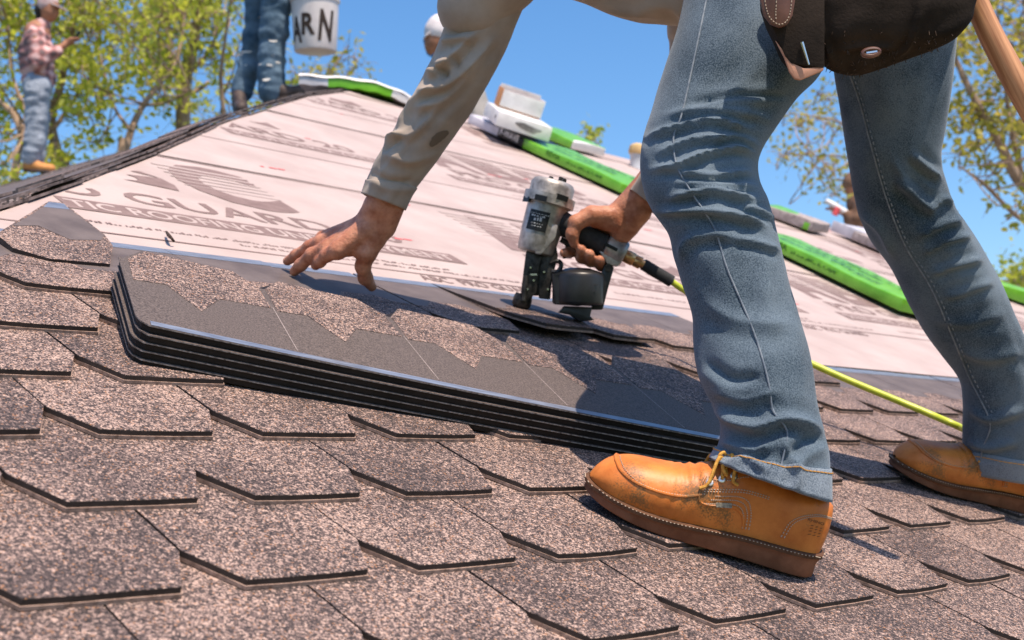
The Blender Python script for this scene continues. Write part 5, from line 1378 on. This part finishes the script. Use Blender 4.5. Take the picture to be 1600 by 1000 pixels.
ph = empty('phone', W(116, 66), 'black phone held up by the worker in the plaid shirt', 'phone')
b = MB(); c = W(118, 63); e1 = W(124, 55) - W(112, 71); e1 /= np.linalg.norm(e1); e2 = FWD; e3 = np.cross(e1, e2); b.add(*g_box(c, e1 * .075, e2 * .038, e3 * .005)); bevel(b.obj('phone_case', m_phone, ph), .003)
# --- worker with the bucket
D2 = 8.4
p2 = empty('person', at(415, 178, D2), 'worker in paint-stained jeans and dark boots carrying the white bucket', 'person', 'workers in the background')
W = lambda x, y, d=0.0: at(x, y - 9, D2 + d)
bodyp = chain([W(425, -95), W(428, -150), W(430, -230), W(434, -270)], [.13, .13, .14, .06]) + [(W(438, -300), W(440, -312), .09, .095)]
bodyp += chain([W(430, -85, -.09), W(428, 55, -.09), W(422, 160, -.09)], [.09, .055, .04]) + chain([W(420, -85, .1), W(400, 60, .1), W(380, 158, .1)], [.09, .055, .04])
bodyp += chain([W(440, -225, -.2), W(470, -150, -.22), W(489, -80, -.15)], [.055, .045, .03]) + hand5(W(490, -76, -.15), (0, 0, -1), 1) + chain([W(430, -225, .2), W(415, -130, .25), W(430, -70, .2)], [.055, .045, .03]) + hand5(W(430, -68, .2), (0, 0, -1), 1)
mesh_skin('body', bodyp, m_dskin, p2, .014, .02)
je = [(W(425, -100), W(424, -70), .15, .15)]
je += chain([W(434, -70, -.09), W(434, 0, -.09), W(428, 55, -.09), W(424, 110, -.09), W(424, 152, -.09)], [.125, .105, .095, .085, .088]) + chain([W(418, -70, .1), W(408, 10, .1), W(400, 70, .1), W(389, 115, .1), W(378, 152, .1)], [.125, .10, .085, .075, .075])
jj = mesh_skin('jeans', je, m_pjean, p2, .013, .03, wr=.007, seed=2)
rg = random.Random(4); pn = MB()
mj = jj.data; cand = [p for p in mj.polygons if p.normal.dot(Vector(-FWD)) > .55 and p.center.z < at(400, 20, D2)[2]]
for k in range(10):
    p = rg.choice(cand); c = np.array(p.center[:]); n_ = np.array(p.normal[:]); x_, y_, _ = frame(n_); r_ = rg.uniform(.008, .03)
    pn.add([c + n_ * .002 + (x_ * math.cos(a) * r_ * 1.8 + y_ * math.sin(a) * r_ * .5) * rg.uniform(.3, 1) for a in np.linspace(0, 5.5, 7)], [tuple(range(7))])
tag(pn.obj('paint_splashes', m_paint, jj, smooth=False, sharp=None), kind='stuff')
mesh_skin('shirt', chain([W(425, -105), W(428, -160), W(430, -235)], [.16, .16, .15]) + chain([W(440, -225, -.2), W(466, -155, -.22)], [.08, .065]) + chain([W(430, -225, .2), W(418, -140, .24)], [.08, .065]), m_gshirt, p2, .016, .04)
mesh_skin('hair', [(W(436, -308), W(438, -318), .095, .098)], m_hair, p2, .014, .02)
boot_far(p2, W(422, 170, -.09), W(476, 160, -.12), UPI, m_dboot); boot_far(p2, W(374, 182, .1), W(378, 188, -.16), UPI, m_dboot)
m_pail = M('white_pail', (0.55, 0.50, 0.49), (0.68, 0.63, 0.61), 9, detail=5, rough=.45, spec=.4)
bk_ = empty('bucket', at(493, 86, 8.25), 'white plastic bucket with black hand-painted letters, carried by the worker in stained jeans', 'bucket')
bt, bb_ = at(492, -8, 8.25), at(493, 82, 8.25)
b = MB(); b.add(*g_lathe(bb_, bt, [(0, .118), (.01, .134), (.04, .138), (.5, .147), (.86, .154), (.865, .162), (.90, .163), (.905, .156), (.97, .158), (.972, .166), (1.0, .166), (1.0, .158), (.9, .152), (.05, .132)], 40)); b.obj('pail', m_pail, bk_)
ax_ = (bt - bb_) / np.linalg.norm(bt - bb_); m_mark = M('black_paint', (0.02, 0.014, 0.012), (0.05, 0.03, 0.02), 40, rough=.6)
for ch, a0, w_, h_, z0 in (('A', -.80, .10, .165, .055), ('R', -.16, .095, .14, .085), ('N', .62, .10, .20, .05)):
    tv, tf = fit_text(ch, w_, h_, .035); vs = []
    for p in tv:
        a = a0 + (p[0] - w_ / 2) / .15 + (p[1] - .05) * (.6 if ch == 'N' else .2); z = z0 + p[1] - .02 * (p[0] / w_ if ch == 'A' else 0); r_ = .139 + z / .37 * .016 + .0022
        vs.append(bb_ + ax_ * z + (-FWD * math.cos(a) + RGT * math.sin(a)) * r_)
    b = MB(); b.add(vs, tf); b.obj('painted_letter', m_mark, bk_, smooth=False, sharp=None)
b = MB(); hp = at(490, -78, 8.25); b.add(*g_tube([bt - RGT * .165, bt - RGT * .14 + ax_ * .14, hp, bt + RGT * .14 + ax_ * .14, bt + RGT * .165], .004, 6, 30)); b.obj('handle', m_bright, bk_)
# --- worker behind the sleeve
D3 = 7.9
p3 = empty('person', at(730, 250, D3), 'worker behind the ridge, white cap just showing beside the roofer\'s raised sleeve', 'person', 'workers in the background')
W = lambda x, y, d=0.0: at(x, y, D3 + d)
bodyp = [(W(684, 68), W(686, 58), .085, .09), (W(676, 78), W(680, 70), .04, .05)] + chain([W(696, 84), W(712, 108), W(735, 190), W(740, 240)], [.055, .12, .13, .13])
for dd in (-.17, .17): bodyp += chain([W(712, 110, dd), W(722, 170, dd), W(730, 200, dd)], [.055, .045, .03]) + hand5(W(730, 200, dd), (0, 0, -1), 1)
for dd in (-.1, .1): bodyp += chain([W(742, 235, dd), W(735, 330, dd), W(745, 430, dd)], [.09, .06, .045])
mesh_skin('body', bodyp, m_dskin, p3, .014, .02)
mesh_skin('shirt', chain([W(712, 112), W(735, 195), W(740, 235)], [.14, .15, .15]) + chain([W(716, 116, -.15), W(724, 165, -.18)], [.075, .06]) + chain([W(716, 116, .15), W(724, 165, .18)], [.075, .06]), m_gshirt, p3, .016, .04)
mesh_skin('jeans', [(W(742, 240, -.1), W(740, 420, -.1), .12, .09), (W(742, 240, .1), W(740, 420, .1), .12, .09)], m_ljean, p3, .016, .03)
v, f = skin([(W(688, 50), W(690, 46), .100, .098)], .012, .02); b = MB(); b.add(v, f); cp = b.obj('cap', m_wcap, p3)
b = MB(); c = W(676, 54); ex = W(662, 64) - c; ez = FWD * .085; b.add(*g_prism([c - ez, c + ex * .7 - ez * .9, c + ex - ez * .4, c + ex + ez * .4, c + ex * .7 + ez * .9, c + ez], UPI * .012)); fixn(b.obj('cap_brim', m_wcap, cp))
mesh_skin('neck_scarf', [(W(668, 62), W(672, 82), .03, .025), (W(692, 84), W(700, 90), .07, .075)], m_bshirt, p3, .010, .02)
# --- crouching worker seen past the far thigh
D4 = 13.0
p4 = empty('person', at(1345, 372, D4), 'crouching worker in brown with yellow collar, half hidden behind the far leg', 'person', 'workers in the background')
W = lambda x, y, d=0.0: at(x, y, D4 + d)
bodyp = [(W(1333, 296), W(1334, 288), .085, .09)] + chain([W(1338, 308), W(1348, 325), W(1362, 352)], [.055, .12, .13])
for dd in (-.15, .15): bodyp += chain([W(1346, 320, dd), W(1338, 342, dd), W(1312, 330, dd * .5)], [.05, .04, .03]) + hand5(W(1311, 329, dd * .5), W(1300, 325) - W(1311, 329), 1)
for dd in (-.1, .1): bodyp += chain([W(1365, 352, dd), W(1334, 344, dd), W(1338, 370, dd)], [.085, .06, .045])
mesh_skin('body', bodyp, m_dskin, p4, .014, .02)
mesh_skin('jacket', chain([W(1344, 318), W(1362, 350)], [.14, .15]) + chain([W(1346, 320, -.15), W(1338, 342, -.15), W(1322, 335, -.1)], [.07, .06, .045]), m_brownj, p4, .016, .03)
mesh_skin('trousers', chain([W(1365, 352, -.1), W(1332, 342, -.1), W(1336, 366, -.1)], [.11, .085, .07]) + chain([W(1365, 352, .1), W(1334, 344, .1), W(1340, 366, .1)], [.11, .085, .07]), m_brownj, p4, .016, .03)
mesh_skin('cap', [(W(1331, 286), W(1333, 282), .096, .094)], m_brownj, p4, .014, .02)
mesh_skin('collar', [(W(1334, 306), W(1342, 312), .075, .085)], m_yel, p4, .012, .02)
boot_far(p4, W(1342, 374, -.1), W(1322, 374, -.1), UPI, m_dboot); boot_far(p4, W(1344, 374, .1), W(1326, 374, .1), UPI, m_dboot)
tl = empty('hand_tool', W(1312, 330, -.1), 'small pale tool with red part in the crouching worker\'s hands', 'tool')
b = MB(); b.add(*g_tube([W(1328, 336, -.1), W(1305, 322, -.1), W(1290, 313, -.1)], [.03, .032, .022], 10, 12)); b.obj('barrel', m_white, tl)
b = MB(); b.add(*g_lathe(W(1309, 325, -.12), W(1304, 336, -.12), [(0, .035), (1, .03)], 10)); b.obj('red_housing', m_red, tl)
# ================================================================ trees
def leafmat(name, a, b_, c):
    m = bpy.data.materials.new(name); m.use_nodes = True; t = m.node_tree; b = t.nodes['Principled BSDF']
    g = _n(t, 'ShaderNodeNewGeometry'); nz = _n(t, 'ShaderNodeTexNoise'); nz.inputs['Scale'].default_value = 2.2; nz.inputs['Detail'].default_value = 6; t.links.new(g.outputs['Position'], nz.inputs['Vector'])
    rp = _n(t, 'ShaderNodeValToRGB'); e = rp.color_ramp.elements; e[0].position = .3; e[0].color = (*a, 1); e[1].position = .72; e[1].color = (*c, 1); k = e.new(.5); k.color = (*b_, 1)
    t.links.new(nz.outputs['Fac'], rp.inputs[0]); t.links.new(rp.outputs[0], b.inputs['Base Color']); b.inputs['Roughness'].default_value = .55
    tr = _n(t, 'ShaderNodeBsdfTranslucent'); mx = _n(t, 'ShaderNodeMixShader'); mx.inputs[0].default_value = .55; t.links.new(rp.outputs[0], tr.inputs[0])
    t.links.new(b.outputs[0], mx.inputs[1]); t.links.new(tr.outputs[0], mx.inputs[2]); t.links.new(mx.outputs[0], t.nodes['Material Output'].inputs[0]); return m
m_leaf = leafmat('spring_leaves', (0.28, 0.33, 0.03), (0.50, 0.53, 0.06), (0.66, 0.62, 0.12))
m_leaf2 = leafmat('olive_leaves', (0.26, 0.27, 0.035), (0.46, 0.41, 0.06), (0.64, 0.5, 0.1))
m_bark = M('bark', (0.22, 0.15, 0.10), (0.42, 0.30, 0.22), 9, detail=6, rough=.9, bump=(20, .6, .02))
LEAF = np.array([(-.5, 0, 0), (-.15, .24, .05), (.25, .2, .08), (.5, 0, .02), (.25, -.2, .08), (-.15, -.24, .05)])
def tree(name, label, limbs, clumps, d0, seed, leaf=.105, per=58, mat=None, cr=.36, root_px=None, group='trees behind the roof'):
    """limbs: [(pixel polyline, r0, r1)], clumps: pixel centres of leafy twigs"""
    rg = random.Random(seed); nr = np.random.RandomState(seed)
    base = at(*root_px, d0) if root_px else at(*limbs[0][0][0], d0)
    root = empty(name, base, label, 'tree', group)
    tb = MB(); nodes = []
    for pl, r0, r1 in limbs:
        r0, r1 = r0 * .62, r1 * .62
        dd = rg.uniform(-.8, .8)
        P_ = [at(x, y, d0 + dd * (i / max(len(pl) - 1, 1))) for i, (x, y) in enumerate(pl)]
        if pl is limbs[0][0]: P_ = [np.array([P_[0][0], P_[0][1], GZ])] + P_; rad = [r0 * 1.6] + list(np.linspace(r0, r1, len(pl)))
        else: rad = list(np.linspace(r0, r1, len(pl)))
        q = resample(np.c_[np.array(P_), rad], 12 * len(P_)); nodes += [tuple(w) for w in q[12:]] if pl is limbs[0][0] else [tuple(w) for w in q]
        tb.add(*g_tube(q[:, :3], q[:, 3], 8))
    nd = np.array(nodes); V = []; F = []; n = 0
    vis = nd
    for (x, y) in clumps:
        c = at(x, y, d0 + rg.uniform(-1.6, 1.6))
        k = np.argmin(np.linalg.norm(vis[:, :3] - c, axis=1) + nr.rand(len(vis)) * .3); s = vis[k]
        mid = (s[:3] + c) / 2 + nr.randn(3) * .12 - np.array([0, 0, .1])
        tb.add(*g_tube([s[:3], mid, c], [min(s[3] * .5, .018), .009, .005], 5, 8))
        twigs = []
        for t_ in range(6):
            e = c + nr.randn(3) * cr * np.array([.8, .8, .65]); tb.add(*g_tube([mid * .3 + c * .7, (c + e) / 2 + nr.randn(3) * .03, e], [.005, .004, .002], 4)); twigs.append(e)
        for j in range(per):
            e = twigs[rg.randrange(6)]; p = c + (e - c) * rg.uniform(.1, 1.15) + nr.randn(3) * .085
            a = nr.randn(3, 3); Q, _ = np.linalg.qr(a); sz = leaf * rg.uniform(.6, 1.25)
            V.extend(p + (LEAF * sz) @ Q.T); F.append(tuple(range(n, n + 6))); n += 6
    tb.obj('trunk', m_bark, root)
    if V: mesh_obj('crown', V, F, mat or m_leaf, root, smooth=False)
    return root
rgc = random.Random(21)
def spray(x0, x1, y0, y1, dens, n):
    out = []
    while len(out) < n:
        x, y = rgc.uniform(x0, x1), rgc.uniform(y0, y1)
        if rgc.random() < dens(x, y): out.append((x, y))
    return out
dl = lambda x, y: (1.0 if y < 110 else (.55 if y < 175 else .38)) * (1 if x < 340 else .6)
tree('deciduous_tree', 'leafy tree behind the standing worker with the phone', [([(100, 330), (92, 250), (80, 190), (95, 130), (110, 60), (130, -40)], .13, .05), ([(82, 205), (120, 150), (150, 110), (190, 60)], .05, .02), ([(80, 185), (60, 160), (40, 110), (30, 40)], .05, .02)], spray(-40, 150, -120, 265, dl, 62), 16.5, 1)
tree('deciduous_tree', 'slim leaning tree between the two standing workers', [([(188, 300), (196, 235), (215, 180), (245, 135), (275, 95), (290, 20)], .09, .03), ([(205, 205), (180, 170), (165, 120), (150, 60)], .04, .015), ([(225, 165), (260, 160), (300, 140)], .03, .012)], spray(120, 270, -120, 240, dl, 46), 15.0, 2)
tree('deciduous_tree', 'upright tree with thick trunk left of the worker carrying the bucket', [([(288, 300), (286, 200), (288, 130), (300, 80), (312, 10), (320, -60)], .19, .09), ([(288, 140), (270, 100), (262, 50), (255, -20)], .08, .03), ([(300, 110), (330, 75), (345, 20)], .06, .02), ([(292, 150), (318, 135), (326, 128)], .06, .04)], spray(235, 370, -120, 215, dl, 50), 17.5, 3)
tree('deciduous_tree', 'pale-leaved sapling partly hidden behind the worker carrying the bucket', [([(352, 300), (350, 190), (345, 120), (352, 60), (360, 0)], .06, .02), ([(348, 150), (365, 110), (375, 60)], .025, .01)], spray(330, 440, -80, 200, lambda x, y: .5, 17), 15.5, 4, per=34)
tree('deciduous_tree', 'thin tree whose low twigs show under the bucket beside the peak', [([(500, 320), (505, 220), (512, 150), (520, 110), (545, 70)], .06, .015), ([(510, 170), (480, 130), (455, 110)], .025, .01), ([(514, 150), (545, 115), (560, 90)], .02, .008)], [(470, 118), (490, 108), (512, 100), (535, 95), (552, 85), (500, 128), (530, 118), (455, 130), (470, 145), (548, 105), (485, 150), (515, 140)], 18.0, 5, per=24, mat=m_leaf2, cr=.3)
tree('deciduous_tree', 'bare-branched tree at the left edge of the photo', [([(20, 330), (36, 240), (28, 190), (8, 165), (-30, 140)], .09, .05), ([(32, 225), (40, 180), (20, 120), (12, 40)], .06, .02)], spray(-80, 45, -120, 275, lambda x, y: .5, 24), 14.5, 6)
dr = lambda x, y: (.9 if y < 230 else .45)
tree('deciduous_tree', 'large tree with slanting limbs behind the hammer handle', [([(1780, 420), (1690, 350), (1600, 290), (1560, 220), (1510, 130), (1480, 60)], .16, .03), ([(1600, 290), (1580, 200), (1570, 120), (1560, 30)], .06, .02), ([(1640, 320), (1620, 220), (1610, 100), (1600, 0)], .08, .03), ([(1690, 380), (1600, 345), (1540, 290), (1500, 260)], .06, .015)], spray(1488, 1720, -60, 330, dr, 62), 14.0, 7, mat=m_leaf2, per=40, cr=.32, root_px=(1780, 420))
tree('deciduous_tree', 'feathery tree whose twigs show between the roofer\'s thighs', [([(1400, 420), (1390, 330), (1370, 260), (1350, 200), (1340, 100)], .10, .04), ([(1370, 260), (1320, 245), (1270, 243), (1215, 240)], .03, .006), ([(1360, 215), (1310, 190), (1270, 182), (1215, 176)], .03, .006), ([(1375, 285), (1320, 282), (1270, 277)], .02, .005), ([(1310, 190), (1290, 165), (1275, 140)], .012, .004)],
     [(1225, 178), (1248, 182), (1268, 180), (1290, 190), (1312, 198), (1330, 195), (1278, 142), (1300, 158), (1220, 238), (1240, 240), (1262, 244), (1284, 240), (1305, 250), (1330, 255), (1262, 276), (1280, 278), (1305, 270), (1320, 290), (1225, 245), (1255, 188), (1300, 300)], 15.5, 8, mat=m_leaf2, per=30, cr=.17, leaf=.075)
tree('small_palm', 'tiny green treetop poking above the ridge in the middle', [([(921, 290), (920, 235), (916, 205)], .05, .02), ([(920, 225), (930, 212)], .02, .01)], [(914, 204), (921, 214), (931, 212), (924, 224), (915, 218)], 24.0, 9, per=20, cr=.12, leaf=.13)
tree('distant_bush', 'dark green bush below the tree at the right edge', [([(1590, 480), (1585, 440), (1580, 420)], .1, .03), ([(1586, 445), (1610, 425)], .04, .02)], [(1572, 432), (1585, 425), (1598, 430), (1612, 420), (1580, 445), (1600, 445), (1625, 430)], 19.0, 10, per=60, cr=.3, group='trees behind the roof')
